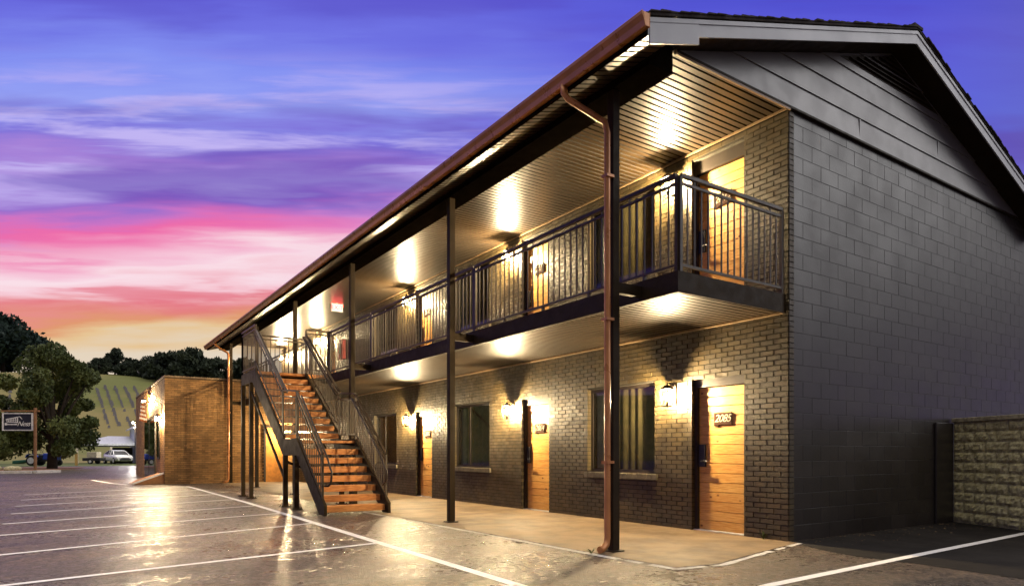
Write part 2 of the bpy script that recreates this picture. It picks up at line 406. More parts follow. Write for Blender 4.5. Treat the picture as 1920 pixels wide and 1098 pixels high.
# concrete walk along the front of the motel
sheet('walkway', [(.03, -.12), (-1.0, -.34), (-2.1, -.60), (-2.62, -.52), (-2.66, .3), (-2.72, 4.0), (-2.80, 7.0), (-2.80, 11.3), (-2.75, 21.58), (.03, 21.58)], .008, 'concrete',
      label='smooth tan concrete walkway below the balcony', cat='walkway')
b = MB()
edge = [(.0, -.16), (-1.0, -.39), (-2.1, -.66), (-2.68, -.57), (-2.72, .3), (-2.78, 4.0), (-2.86, 7.0)]
for (x0, y0), (x1, y1) in zip(edge, edge[1:]):
    n = 8
    for k in range(n):
        if rnd.random() < .12: continue
        t0, t1 = k / n, (k + 1) / n
        d = Vector((x1 - x0, y1 - y0)).normalized(); nrm = Vector((-d.y, d.x)) * (.028 + rnd.random() * .02)
        p = Vector((x0, y0)).lerp(Vector((x1, y1)), t0); q = Vector((x0, y0)).lerp(Vector((x1, y1)), t1)
        b.face([(p.x - nrm.x, p.y - nrm.y, .005), (q.x - nrm.x, q.y - nrm.y, .005), (q.x + nrm.x, q.y + nrm.y, .005), (p.x + nrm.x, p.y + nrm.y, .005)])
tag(b.build('walkway_edge', 'kerb'), 'pale broken mortar edge between walkway and asphalt', 'edging', None, 'structure')
sheet('sealed_shade_patch', [(.06, -.02), (-.10, -.22), (-.32, -.62), (-.46, -1.1), (-.42, -1.7), (-.5, -2.6), (0, -4), (12, -6), (12, -.02)], .0022, 'sealed_shade_asphalt', label='sealed black asphalt beside the end wall with the corner shadow painted in', cat='asphalt')  # sheet follows the corner's lamp shadow; shade painted in with the sealing
# painted lines
LINES = [((-4.35, 2.80), (-8.6, 1.93)), ((-4.25, 5.55), (-8.13, 4.19), 1), ]
def line(p, q, wdt=.10, z=.004):
    b = MB(); p = Vector(p); q = Vector(q); d = (q - p).normalized(); n = Vector((-d.y, d.x)) * wdt / 2
    N = max(2, int((q - p).length / .5))
    for k in range(N):
        a = p.lerp(q, k / N); c = p.lerp(q, (k + 1) / N)
        b.face([(a.x - n.x, a.y - n.y, z), (c.x - n.x, c.y - n.y, z), (c.x + n.x, c.y + n.y, z), (a.x + n.x, a.y + n.y, z)])
    return b
def pline(name, pts, wdt=.10, label='', z=.004):
    o = None; B = MB()
    for p, q in zip(pts, pts[1:]):
        b = line(p, q, wdt, z); i = len(B.v); B.v += b.v; B.f += [tuple(i + k for k in f) for f in b.f]; B.mi += b.mi; B.sm += b.sm
    o = B.build(name, 'white_line'); tag(o, label, 'painted line', None, 'structure'); return o
pline('aisle_line', [(-4.52, -1.5), (-4.372, -.383), (-4.30, 2.8), (-4.21, 6.6), (-4.13, 11.0), (-4.12, 19.6), (-4.5, 20.0)], .11, 'long white painted line along the front of the motel')
stalls = [((-4.30, 2.80), (-8.9, 1.88)), ((-4.23, 5.57), (-8.9, 3.92)), ((-4.19, 7.65), (-9.0, 6.15)), ((-4.16, 9.75), (-8.35, 8.16)), ((-4.15, 12.0), (-8.36, 10.26)),
          ((-4.14, 14.4), (-8.4, 12.4)), ((-4.13, 16.8), (-8.4, 14.6)), ((-4.13, 19.2), (-8.45, 17.0)), ((-4.37, -.36), (-8.6, -.75))]
for k, (p, q) in enumerate(stalls): pline('stall_line', [p, q], .09, 'white painted stall line on the asphalt')
pline('end_line', [(-3.6, -1.78), (-2.655, -1.542), (.4, -1.42), (2.2, -1.36), (4.6, -1.27)], .10, 'white painted line beside the end wall', z=.004)

# ================================================================== MOTEL
LEN = 23.4; H = 5.46; FL = 3.08; BX = -1.97; BEND = 21.58
motel = empty('motel_building', (0, 0, 0), 'two storey dark brick motel with balcony, plank doors and outside stair', 'motel')
def part(mb, name, m, parent=motel, **k): return mb.build(name, m, parent, **k)

doors = []     # (y0, y1, z0, ztop, number)
for k, y in enumerate((.65, 4.96, 9.75, 16.75)):
    if k < 3: doors.append((y, y + .90, 0.0, 2.20, ('2085', '2084', '2083', '2082')[k]))
    doors.append((y, y + .90, FL, FL + 2.24, ('2012', '2011', '2010', '2009')[k]))
wins = []
for k in range(3):
    y = 2.27 + 4.79 * k
    wins.append((y, y + 1.59, .80, 2.21)); wins.append((y, y + 1.59, 3.90, 5.28))
openings = [(d[0], d[1], d[2], d[3]) for d in doors] + wins

# front wall: mortar bed with openings + every brick as relief in one surface
b = MB()
ys = sorted({0, LEN} | {o[0] for o in openings} | {o[1] for o in openings}); zs = sorted({0, H} | {o[2] for o in openings} | {o[3] for o in openings})
for y0, y1 in zip(ys, ys[1:]):
    for z0, z1 in zip(zs, zs[1:]):
        cy, cz = (y0 + y1) / 2, (z0 + z1) / 2
        if any(o[0] < cy < o[1] and o[2] < cz < o[3] for o in openings): continue
        b.face([(0, y0, z0), (0, y1, z0), (0, y1, z1), (0, y0, z1)], 1)
RV = .13
for (y0, y1, z0, z1) in openings:
    b.face([(.0, y0, z0), (RV, y0, z0), (RV, y0, z1), (.0, y0, z1)], 1); b.face([(.0, y1, z0), (RV, y1, z0), (RV, y1, z1), (.0, y1, z1)], 1)
    b.face([(.0, y0, z1), (RV, y0, z1), (RV, y1, z1), (.0, y1, z1)], 1); b.face([(.0, y0, z0), (RV, y0, z0), (RV, y1, z0), (.0, y1, z0)], 1)
CH = .0677; BL = .203
def brick(y0, y1, z, dl, dr, dep=.1):
    pr = -.0075 - rnd.random() * .0035
    z0 = z + .006; z1 = z + CH - .006
    x1a = .002
    b.box((pr, y0, z0), (x1a, y1, z1), 0)
    if dl: b.box((.002, y0, z0), (dep, y0 + .03, z1), 0)
    if dr: b.box((.002, y1 - .03, z0), (dep, y1, z1), 0)
nc = int(H / CH)
for c in range(nc + 1):
    z = c * CH
    if z + CH > H + .02: break
    cz = z + CH / 2
    cuts = sorted([(o[0], o[1]) for o in openings if o[2] - .01 < cz < o[3] + .0])
    segs = []; s0 = 0.0
    for a, e in cuts: segs.append((s0, a, s0 > 0, True)); s0 = e
    segs.append((s0, LEN, s0 > 0, False))
    off = 0 if c % 2 else BL / 2
    for a, e, jl, jr in segs:
        y = math.floor((a - off) / BL) * BL + off
        while y < e - .012:
            p = max(a, y + .005); q = min(e, y + BL - .005)
            if q - p > .03:
                fl = jl and p <= a + .02; fr = jr and q >= e - .02
                # jamb bricks stand a few mm into the opening so that they cover the mortar reveal
                brick(p - (.004 if fl else 0), q + (.004 if fr else 0), z, fl, fr, .105)
            y += BL
    # corner return of the veneer on the end of the building
    e0 = .095 if c % 2 else .098
    b.box((.0022, -.009 - rnd.random() * .003, z + .006), (e0, .02, z + CH - .006), 0)
b.face([(0, 0, 0), (.1, 0, 0), (.1, 0, H), (0, 0, H)], 1)
part(b, 'front_wall', ['brick', 'mortar'], fix=True)

# door frames, doors
def make_door(y0, y1, z0, z1, num):
    fr = MB(); fx0, fx1 = .055, .17
    dh = z0 + 2.06
    fr.box((fx0, y0, z0), (fx1, y0 + .05, z1)); fr.box((fx0, y1 - .05, z0), (fx1, y1, z1)); fr.box((fx0 + .002, y0 + .05, dh), (fx1, y1 - .05, z1 - .001))
    d = MB(); y_a, y_b = y0 + .052, y1 - .052
    nb = 15; bh = (dh - z0 - .03) / nb
    for k in range(nb):
        za = z0 + .022 + k * bh
        x0 = .104
        d.prism([(x0 + .009, za), (x0, za + .005), (x0, za + bh - .006), (x0 + .009, za + bh - .0018), (.145, za + bh - .0018), (.145, za)], 'y', y_a, y_b)
    o = d.build('door', 'pine_board', motel)
    fr.build('frame', 'frame', o)
    t = MB(); t.box((.03, y0 + .004, z0 + .002), (.16, y1 - .004, z0 + .021)); t.build('threshold', 'rim', o)
    # copper number plaque with raised script digits
    pq = MB(); yc = (y_a + y_b) / 2 - .02; zc = z0 + 1.60
    pq.box((.088, yc - .15, zc - .085), (.103, yc + .15, zc + .085), 0); pq.box((.090, yc + .06, zc - .105), (.103, yc + .15, zc - .085), 0)
    M = Matrix(((0, 0, -1, .087), (-1, 0, 0, yc), (0, 1, 0, zc), (0, 0, 0, 1)))
    add_text(pq, num, .15, .003, M, 1, .35, .92)
    pq.build('number_plaque', ['plaque', 'cream_paint'], o)
    for q in (.22, 1.03, 1.84):
        hg = MB(); hg.tube([(.098, y_a + .006, z0 + q - .05), (.098, y_a + .006, z0 + q + .05)], .008, 8); hg.build('hinge', 'rim', o)
    lk = MB(); lk.box((.072, y_b - .125, z0 + .92), (.103, y_b - .012, z0 + 1.24), 0)
    lk.tube([(.072, y_b - .07, z0 + 1.0), (.045, y_b - .07, z0 + 1.0), (.045, y_b - .19, z0 + 1.0)], .009, 8, 0)
    lk.build('handle', 'black_plastic', o, bevel=.004)
for d in doors: make_door(*d)

def make_window(y0, y1, z0, z1):
    f = MB(); x0, x1 = .075, .125; t = .05
    f.box((x0, y0, z0), (x1, y0 + t, z1)); f.box((x0, y1 - t, z0), (x1, y1, z1)); f.box((x0 + .002, y0 + t, z1 - t), (x1, y1 - t, z1)); f.box((x0 + .002, y0 + t, z0), (x1, y1 - t, z0 + t))
    yc = y0 + (y1 - y0) * .62
    f.box((x0 + .008, yc - .022, z0 + t), (x1 - .004, yc + .022, z1 - t))
    o = f.build('window', 'frame', motel)
    p = MB(); p.box((.098, y0 + t, z0 + t), (.102, yc - .022, z1 - t)); p.box((.094, yc + .022, z0 + t), (.098, y1 - t, z1 - t)); p.build('pane', 'glass', o)
    s = MB()
    n = 16; sw = (y1 - y0 + .12) / n
    for k in range(n):      # rowlock brick sill
        ya = y0 - .06 + k * sw
        s.prism([(-.045, z0 - .095), (-.045, z0 - .012), (.07, z0 + .004), (.07, z0 - .095)], 'y', ya + .004, ya + sw - .004)
    s.box((-.036, y0 - .055, z0 - .09), (.07, y1 + .055, z0 - .018))
    s.build('sill', 'sill', o)
    c = MB()
    n = 14; ca, cb = y1 - .34, y1 - .07
    for k in range(n):
        u0, u1 = ca + (cb - ca) * k / n, ca + (cb - ca) * (k + 1) / n
        xa = .148 + .012 * math.sin(k * 1.9); xb = .148 + .012 * math.sin((k + 1) * 1.9)
        c.face([(xa, u0, z0 + .06), (xb, u1, z0 + .06), (xb, u1, z1 - .08), (xa, u0, z1 - .08)], 0, True)
    for q in range(3): c.hexa([(.110 + q * .004, ca - .012 + q * .05, z0 + .06), (.16, ca - .012 + q * .05, z0 + .06), (.16, ca + .012 + q * .05, z0 + .06), (.110 + q * .004, ca + .012 + q * .05, z0 + .06), (.110 + q * .004, ca - .012 + q * .05, z1 - .08), (.16, ca - .012 + q * .05, z1 - .08), (.16, ca + .012 + q * .05, z1 - .08), (.110 + q * .004, ca + .012 + q * .05, z1 - .08)])
    c.build('curtain', 'curtain', o)
    bl_ = MB(); n = 64  # cloth added behind the panes; its brown stands in for haze on the glass
    for k in range(n):
        u0 = y0 - .12 + (ca - .01 - y0 + .12) * k / n; u1 = y0 - .12 + (ca - .01 - y0 + .12) * (k + 1) / n
        f_ = lambda q: .168 + .012 * math.sin(q * .78) + .006 * math.sin(q * .31 + y0)
        bl_.face([(f_(k), u0, z0 + .03), (f_(k + 1), u1, z0 + .03), (f_(k + 1), u1, z1), (f_(k), u0, z1)], 0, True)
    bl_.build('haze_drape', 'haze_brown', o)
    r = MB(); r.face([(1.4, y0 - .3, z0 - .4), (1.4, y1 + .3, z0 - .4), (1.4, y1 + .3, z1 + .1), (1.4, y0 - .3, z1 + .1)])
    r.face([(RV, y0 - .3, z0 - .4), (1.4, y0 - .3, z0 - .4), (1.4, y0 - .3, z1 + .1), (RV, y0 - .3, z1 + .1)]); r.face([(RV, y1 + .3, z0 - .4), (1.4, y1 + .3, z0 - .4), (1.4, y1 + .3, z1 + .1), (RV, y1 + .3, z1 + .1)])
    r.face([(RV, y0 - .3, z1 + .1), (1.4, y0 - .3, z1 + .1), (1.4, y1 + .3, z1 + .1), (RV, y1 + .3, z1 + .1)]); r.face([(RV, y0 - .3, z0 - .4), (1.4, y0 - .3, z0 - .4), (1.4, y1 + .3, z0 - .4), (RV, y1 + .3, z0 - .4)])
    r.build('room_lining', 'room', o)
for wv_ in wins: make_window(*wv_)

# end wall of painted concrete block: joints are real recesses
RID = 2.5; WX1 = 7.4
b = MB()
b.box((.1, .0, 0), (WX1, .2, H), 1)
BH = .2032; BW = .4064
for c in range(27):
    z = c * BH
    z1 = min(H - .003, z + BH)
    if z1 - z < .05: continue
    x = .1 - (BW / 2 if c % 2 else 0)
    while x < WX1 - .02:
        gp_ = .0008 + rnd.random() ** 2 * .003; a = max(.1, x) + gp_; e = min(WX1, x + BW) - gp_
        if e - a > .05:
            d = .0015 + rnd.random() * .0022; bv = .0035
            zz0, zz1 = z + .0012 + rnd.random() ** 2 * .003, z1 - .0012 - rnd.random() ** 2 * .002
            # bevelled face block
            i = len(b.v)
            b.v += [(a, .001, zz0), (e, .001, zz0), (e, .001, zz1), (a, .001, zz1), (a + bv, -d, zz0 + bv), (e - bv, -d - rnd.uniform(-.0008, .0008), zz0 + bv), (e - bv, -d, zz1 - bv), (a + bv, -d, zz1 - bv)]
            for q in ((4, 5, 6, 7), (0, 1, 5, 4), (1, 2, 6, 5), (2, 3, 7, 6), (3, 0, 4, 7)):
                b.f.append(tuple(i + k for k in q)); b.mi.append(0); b.sm.append(False)
        x += BW
part(b, 'end_wall', ['block', 'block_joint'])
b = MB(); b.box((WX1, .0, 0), (WX1 + .2, LEN, H)); b.box((.1, LEN - .2, 0), (WX1, LEN, H)); part(b, 'rear_wall', 'block')
# low painted pier where the retaining wall meets the end wall
b = MB(); b.box((3.86, -.04, 0), (4.44, -.0065, 1.60)); part(b, 'end_pier', 'block', bevel=.006)

# roof
PIT = .33; EZ = 5.35; EX = -2.85
def roofz(x): return EZ + (x - EX) * PIT if x <= RID else EZ + (RID - EX) * PIT - (x - RID) * PIT
RX = 2 * RID - EX; Y0, Y1 = -.37, LEN + .1
b = MB()
pk = roofz(RID)
b.hexa([(EX - .05, Y0 - .02, EZ - .012), (RID, Y0 - .02, pk + .005), (RID, Y1, pk + .005), (EX - .05, Y1, EZ - .012), (EX - .05, Y0 - .02, EZ + .02), (RID, Y0 - .02, pk + .037), (RID, Y1, pk + .037), (EX - .05, Y1, EZ + .02)])
b.hexa([(RID, Y0 - .02, pk + .005), (RX + .05, Y0 - .02, EZ - .012), (RX + .05, Y1, EZ - .012), (RID, Y1, pk + .005), (RID, Y0 - .02, pk + .037), (RX + .05, Y0 - .02, EZ + .02), (RX + .05, Y1, EZ + .02), (RID, Y1, pk + .037)])
# ragged shingle courses along the rake edge
x = EX
while x < RX:
    x2 = min(x + .14, RX); m_ = (x + x2) / 2
    if x < RID < x2: x = x2; continue
    o_ = rnd.random() * .025; h_ = .012 + rnd.random() * .014
    za, zb = roofz(x) + .034, roofz(x2) + .034
    b.hexa([(x, Y0 - .025 - o_, za), (x2, Y0 - .025 - o_, zb), (x2, Y0 + .5, zb), (x, Y0 + .5, za), (x, Y0 - .025 - o_, za + h_), (x2, Y0 - .025 - o_, zb + h_ * .5), (x2, Y0 + .5, zb + h_ * .5), (x, Y0 + .5, za + h_)])
    x = x2
b.box((RID - .12, Y0 - .03, pk + .02), (RID + .12, Y1, pk + .06))
roof = part(b, 'roof', 'shingle')
b = MB()
def rake(xa, xb, dep, y, th, lift=0):
    za, zb = roofz(xa) - .012 - lift, roofz(xb) - .012 - lift
    b.hexa([(xa, y, za - dep), (xb, y, zb - dep), (xb, y + th, zb - dep), (xa, y + th, za - dep), (xa, y, za), (xb, y, zb), (xb, y + th, zb), (xa, y + th, za)])
rake(EX, RID, .175, Y0, .02); rake(RID, RX, .175, Y0, .02)
rake(EX + .02, -2.12, .235, Y0 - .006, .02, .02)
rake(EX, RID, .045, Y0 - .012, .012, -.0); rake(RID, RX, .045, Y0 - .012, .012)
b.build('fascia', 'fascia_metal', roof)
b = MB()    # dark underside of the rake overhang
for xa, xb in ((-2.12, RID), (RID, RX)):
    za, zb = roofz(xa) - .15, roofz(xb) - .15
    b.hexa([(xa, Y0 + .021, za), (xb, Y0 + .021, zb), (xb, -.001, zb), (xa, -.001, za), (xa, Y0 + .021, za + .02), (xb, Y0 + .021, zb + .02), (xb, -.001, zb + .02), (xa, -.001, za + .02)])
b.build('rake_soffit', 'dark_metal', roof)
# gable: lap siding boards, triangular louvre vent
b = MB(); zc = H - .01; k = 0
def xl_at(z): return EX + (z - (EZ - .16)) / PIT
sid_y = -.03
while zc < pk - .25:
    zn = min(zc + .30, pk - .17)
    xa0, xa1 = max(-2.08, xl_at(zc)), max(-2.08, xl_at(zn))
    xb0, xb1 = 2 * RID - xl_at(zc), 2 * RID - xl_at(zn)
    # each board leans out at its lower edge
    b.hexa([(xa0, sid_y - .016, zc), (xb0, sid_y - .016, zc), (xb0, .02, zc), (xa0, .02, zc), (xa1, sid_y, zn), (max(xb1, xa1 + .01), sid_y, zn), (max(xb1, xa1 + .01), .02, zn), (xa1, .02, zn)])
    zc = zn
for xs, zb_ in ((1.6, 5.45), (3.9, 5.75)):
    b.box((xs - .012, sid_y - .014, zb_ + .005), (xs + .012, sid_y - .002, zb_ + .29))
gab = part(b, 'gable_siding', 'siding')
b = MB(); vz0, vz1 = 6.45, pk - .2
b.prism([(RID - (vz1 - vz0) / PIT, vz0), (RID + (vz1 - vz0) / PIT, vz0), (RID, vz1)], 'y', -.045, -.02, 0)
for q in range(7):
    z = vz0 + .03 + q * .065; hw = max(.05, (vz1 - z) / PIT - .15)
    b.hexa([(RID - hw, -.075, z), (RID + hw, -.075, z), (RID + hw, -.04, z + .04), (RID - hw, -.04, z + .04), (RID - hw, -.073, z + .008), (RID + hw, -.073, z + .008), (RID + hw, -.038, z + .048), (RID - hw, -.038, z + .048)], 0)
b.build('gable_vent', 'dark_metal', gab)
b = MB(); b.box((-2.08, -.05, H - .035), (WX1, -.0, H - .008)); part(b, 'gable_flashing', 'dark_metal')

# ribbed metal soffit panels
def ribbed(x0, x1, ya, yb, zf, name, zslope=0.0, parent=motel, m='soffit', pitch=.102):
    b = MB(); y = ya; gw, gd = .028, .018
    def row(yA, zA, yB, zB, m_=0):
        b.face([(x0, yA, zf(x0) + zA), (x1, yA, zf(x1) + zA), (x1, yB, zf(x1) + zB), (x0, yB, zf(x0) + zB)], m_)
    while y < yb - .001:
        e = min(y + pitch, yb)
        row(y, 0, e - gw, 0); row(e - gw, 0, e - gw + .003, gd, 1); row(e - gw + .003, gd, e - .003, gd, 1); row(e - .003, gd, e, 0, 1)
        y = e
    return b.build(name, [m, 'soffit_groove'], parent)
ribbed(-2.1, 0, 0, LEN, lambda x: H, 'ceiling_soffit')
ribbed(-2.85, -2.45, Y0 + .02, Y1, lambda x: 5.165 + (x + 2.85) * .30, 'eave_soffit')
b = MB()
for ya in (Y0 + .02,): b.box((-2.09, -.045, 5.40), (-.02, -.02, 5.45))
b.box((-.035, .0, H - .03), (-.0125, LEN, H - .004)); b.box((-2.1, .0, H - .022), (-2.07, LEN, H - .003))
part(b, 'soffit_trim', 'trim_tan')
# boxed beam carried by the posts
b = MB(); b.box((-2.45, 0, 5.2), (-2.102, LEN, 5.50)); part(b, 'eave_beam', 'beam_dark')
b = MB(); b.box((-2.88, Y0 + .002, 5.17), (-2.85, Y1, 5.33)); part(b, 'eave_fascia', 'beam_dark')
b = MB()
gp = [(-2.882, 5.34), (-2.882, 5.20), (-2.95, 5.195), (-2.965, 5.25), (-2.99, 5.30), (-2.99, 5.335), (-2.98, 5.335), (-2.978, 5.305), (-2.955, 5.255), (-2.945, 5.205), (-2.89, 5.21), (-2.89, 5.34)]
b.prism(gp, 'y', Y0 - .06, Y1 + .05); b.prism([(-2.889, 5.21), (-2.945, 5.205), (-2.955, 5.255), (-2.978, 5.33), (-2.889, 5.33)], 'y', Y0 - .058, Y0 - .05)
for yy in (4.2, 8.4, 12.6, 16.8): b.box((-2.992, yy, 5.19), (-2.880, yy + .05, 5.197))
part(b, 'gutter', 'copper_gutter', bevel=.003)
# downspouts
def downspout(y, yk):
    path = [(-2.92, y + .25, 5.22), (-2.92, y + .25, 5.13), (-2.88, y + .23, 5.07), (-2.6, y + .07, 4.88), (-2.52, y + .02, 4.82), (-2.50, y, 4.70), (-2.50, y, .17), (-2.52, y - .01, .10), (-2.60, y - .03, .055), (-2.66, y - .05, .05)]
    b = MB(); b.tube(path, .042, 12, 0, True, .034)
    for z in (4.2, 2.6, 1.0): b.box((-2.546, y - .05, z), (-2.44, y + .05, z + .03))
    part(b, 'downspout', 'copper_gutter')
downspout(.60, 0); downspout(21.3, 0)
# posts
for y in (.62, 4.43, 8.86, 13.14, 17.4, 21.42):
    b = MB(); b.box((-2.44, y - .05, .012), (-2.34, y + .05, 5.2)); b.box((-2.48, y - .09, .009), (-2.30, y + .09, .024)); 
    o = part(b, 'post', 'dark_metal', bevel=.006)
    b = MB(); b.box((-2.338, y - .035, 2.93), (BX - .012, y + .035, 3.05)); b.build('bracket', 'dark_metal', o)

# balcony
b = MB(); b.box((BX + .012, .06, 2.96), (-.013, BEND, FL)); deck = part(b, 'balcony_deck', 'concrete')
b = MB(); b.box((BX - .010, .035, 2.88), (BX + .010, BEND, 3.115)); b.box((BX + .011, .035, 2.879), (-.013, .055, 3.115)); b.box((BX + .011, .056, 2.88), (BX + .07, BEND, 2.892))
b.build('fascia', 'dark_metal', deck)
ribbed(BX + .0705, -.013, .058, BEND, lambda x: 2.905, 'balcony_soffit', parent=deck)
b = MB(); b.box((-.05, .058, 2.875), (-.013, BEND, 2.90)); b.build('soffit_trim', 'trim_tan', deck)

# balcony railings between the posts
bal_me = {}
def baluster(parent, x, y, z0, z1, t=.015):
    key = round(z1 - z0, 3)
    if key not in bal_me:
        m = MB(); m.box((-t / 2, -t / 2, 0), (t / 2, t / 2, key)); o = m.build('baluster', 'rail_metal', parent); bal_me[key] = o.data
    else:
        o = bpy.data.objects.new('baluster', bal_me[key]); col.objects.link(o); o.parent = parent
    o.location = (x, y, z0); return o
RT, R2, RB = 4.19, 4.09, 3.19
def railing_y(x, ya, yb, endpost=(True, True), legs=True, parent=motel, dz=0, z0=0):
    b = MB(); t = .04
    b.box((x - .024, ya, RT - .03), (x + .024, yb, RT + .008)); b.box((x - .014, ya, R2 - .014), (x + .014, yb, R2 + .014)); b.box((x - .016, ya, RB - .014), (x + .016, yb, RB + .014))
    for f, y in zip(endpost, (ya, yb)):
        if f: b.box((x - t / 2, y - t / 2, 3.09), (x + t / 2, y + t / 2, RT - .03))
    n = max(2, round((yb - ya) / .122))
    for k in range(1, n):
        if legs and k % 8 == 4: b.box((x - .018, ya + (yb - ya) * k / n - .018, 3.05), (x + .018, ya + (yb - ya) * k / n + .018, RB - .014))
    o = b.build('railing', 'rail_metal', parent)
    for k in range(1, n):
        y = ya + (yb - ya) * k / n
        baluster(o, x, y, RB + .014, (RT - .03) if k % 4 == 2 else (R2 - .014))
    return o
def railing_x(y, xa, xb, endpost=(True, True), parent=motel):
    b = MB(); t = .04
    b.box((xa, y - .024, RT - .031), (xb, y + .024, RT + .007)); b.box((xa, y - .0145, R2 - .0145), (xb, y + .0145, R2 + .0135)); b.box((xa, y - .0165, RB - .0145), (xb, y + .0165, RB + .0135))
    for f, x in zip(endpost, (xa, xb)):
        if f: b.box((x - t / 2, y - t / 2, 3.09), (x + t / 2, y + t / 2, RT - .03))
    o = b.build('railing', 'rail_metal', parent)
    n = max(2, round((xb - xa) / .115))
    for k in range(1, n):
        x = xa + (xb - xa) * k / n
        baluster(o, x, y, RB + .0135, (RT - .031) if k % 4 == 2 else (R2 - .0145))
    return o
rx = BX + .03
ends = [.065, 4.43, 8.86, 11.55]
railing_y(rx, .085, 4.41); railing_y(rx, 4.46, 8.84); railing_y(rx, 8.89, 11.58); railing_y(rx, 13.12, 17.38); railing_y(rx, 17.43, 21.5)
railing_x(.06, BX + .055, -.06)
railing_x(21.53, BX + .055, -.06)

# ================================================================== STAIR
SX0, SX1 = -3.75, -2.55
stair = empty('staircase', (-3.15, 9.8, 0), 'black steel staircase with orange brown timber treads and a mid landing', 'staircase')
S0 = Vector((-3.15, 9.8, 0))
def spart(mb, name, m, **k):
    mb.v = [(x - S0.x, y - S0.y, z - S0.z) for x, y, z in mb.v]; return mb.build(name, m, stair, **k)
LY0, LY1 = 8.20, 9.15; LZ = 1.37; TY0, TY1 = 11.62, 13.08; TZ = FL
n1_, n2_ = 8, 10
r1 = LZ / n1_; g1 = (LY0 - 6.62) / (n1_ - 1)
r2 = (TZ - LZ) / n2_; g2 = (TY0 - LY1) / (n2_ - 1)
def tread(y, ztop, dep):
    b = MB(); b.box((SX0 + .035, y, ztop - .112), (SX1 - .035, y + dep * .49, ztop)); b.box((SX0 + .035, y + dep * .51, ztop - .088), (SX1 - .035, y + dep, ztop))
    spart(b, 'tread', 'tread_wood', bevel=.006)
for k in range(n1_ - 1): tread(6.62 + g1 * k, r1 * (k + 1), .265)
for k in range(n2_ - 1): tread(LY1 + g2 * k, LZ + r2 * (k + 1), .29)
b = MB()
for k in range(6): b.box((SX0 + .03, LY0 + k * .158, LZ - .05), (SX1 - .03, LY0 + k * .158 + .152, LZ))
spart(b, 'mid_landing', 'tread_wood', bevel=.004)
b = MB()
for k in range(9): b.box((SX0 + .03, TY0 + k * .162, TZ - .06), (BX - .02, TY0 + k * .162 + .156, TZ))
spart(b, 'top_landing', 'tread_wood', bevel=.004)
for sx in (SX0, SX1):
    b = MB(); w_ = .026
    s1 = r1 / g1; s2 = r2 / g2
    # lower flight
    ya = 6.50; za = .02
    poly = [(6.52, .0), (6.80, .0), (LY0 + .02, LZ - .34), (LY0 + .02, LZ + .03), (6.52, LZ + .03 - (LY0 + .02 - 6.52) * .80)]
    b.prism([(6.50, .012), (6.78, .012), (LY0, LZ - .30), (LY0, LZ + .04), (6.50, .20)], 'x', sx - w_, sx + w_)
    b.box((sx - w_ - .001, LY0 - .0, LZ - .30), (sx + w_ + .001, LY1, LZ + .04))
    b.prism([(LY1, LZ - .30), (TY0 + .25, TZ - .24), (TY0 + .25, TZ + .03), (TY0 - .02, TZ + .03), (LY1, LZ + .10)], 'x', sx - w_, sx + w_)
    fl = -1 if sx == SX0 else 1
    spart(b, 'stringer', 'dark_metal', bevel=.003)
b = MB(); b.box((SX0 - .02, TY0 + .26, TZ - .24), (SX0 + .03, TY1, TZ + .03)); b.box((SX0 + .03, TY1 - .05, TZ - .24), (BX - .012, TY1, TZ + .03)); b.box((SX0 + .03, TY0 + .26, TZ - .24), (BX - .012, TY0 + .31, TZ - .065))
spart(b, 'landing_frame', 'dark_metal', bevel=.003)
for (x, y, zt) in ((SX0, LY0 + .08, LZ - .3), (SX0, LY1 - .1, LZ - .3), (SX1, LY0 + .08, LZ - .3), (SX1, LY1 - .1, LZ - .3), (SX0, TY0 + .45, TZ - .24), (SX0, TY1 - .12, TZ - .24), (SX1 + .1, TY1 - .12, TZ - .24)):
    b = MB(); b.box((x - .045, y - .045, .02), (x + .045, y + .045, zt)); b.box((x - .11, y - .11, .01), (x + .11, y + .11, .024))
    for dx in (-.08, .08):
        for dy in (-.08, .08): b.tube([(x + dx, y + dy, .024), (x + dx, y + dy, .05)], .012, 6)
    spart(b, 'support_post', 'dark_metal', bevel=.004)
b = MB()
b.bar((SX0, TY0 + .45, TZ - .45), (SX0, LY1 - .1, .55), .04, .05); b.bar((SX1 + .02, TY1 - .2, TZ - .4), (SX1 + .02, LY1 - .1, .6), .04, .05)
b.bar((SX0, LY1 - .1, .95), (SX1, LY1 - .1, .45), .04, .05); b.bar((SX0, LY0 + .08, 1.0), (SX1, LY0 + .08, .5), .035, .045)
spart(b, 'brace', 'dark_metal')
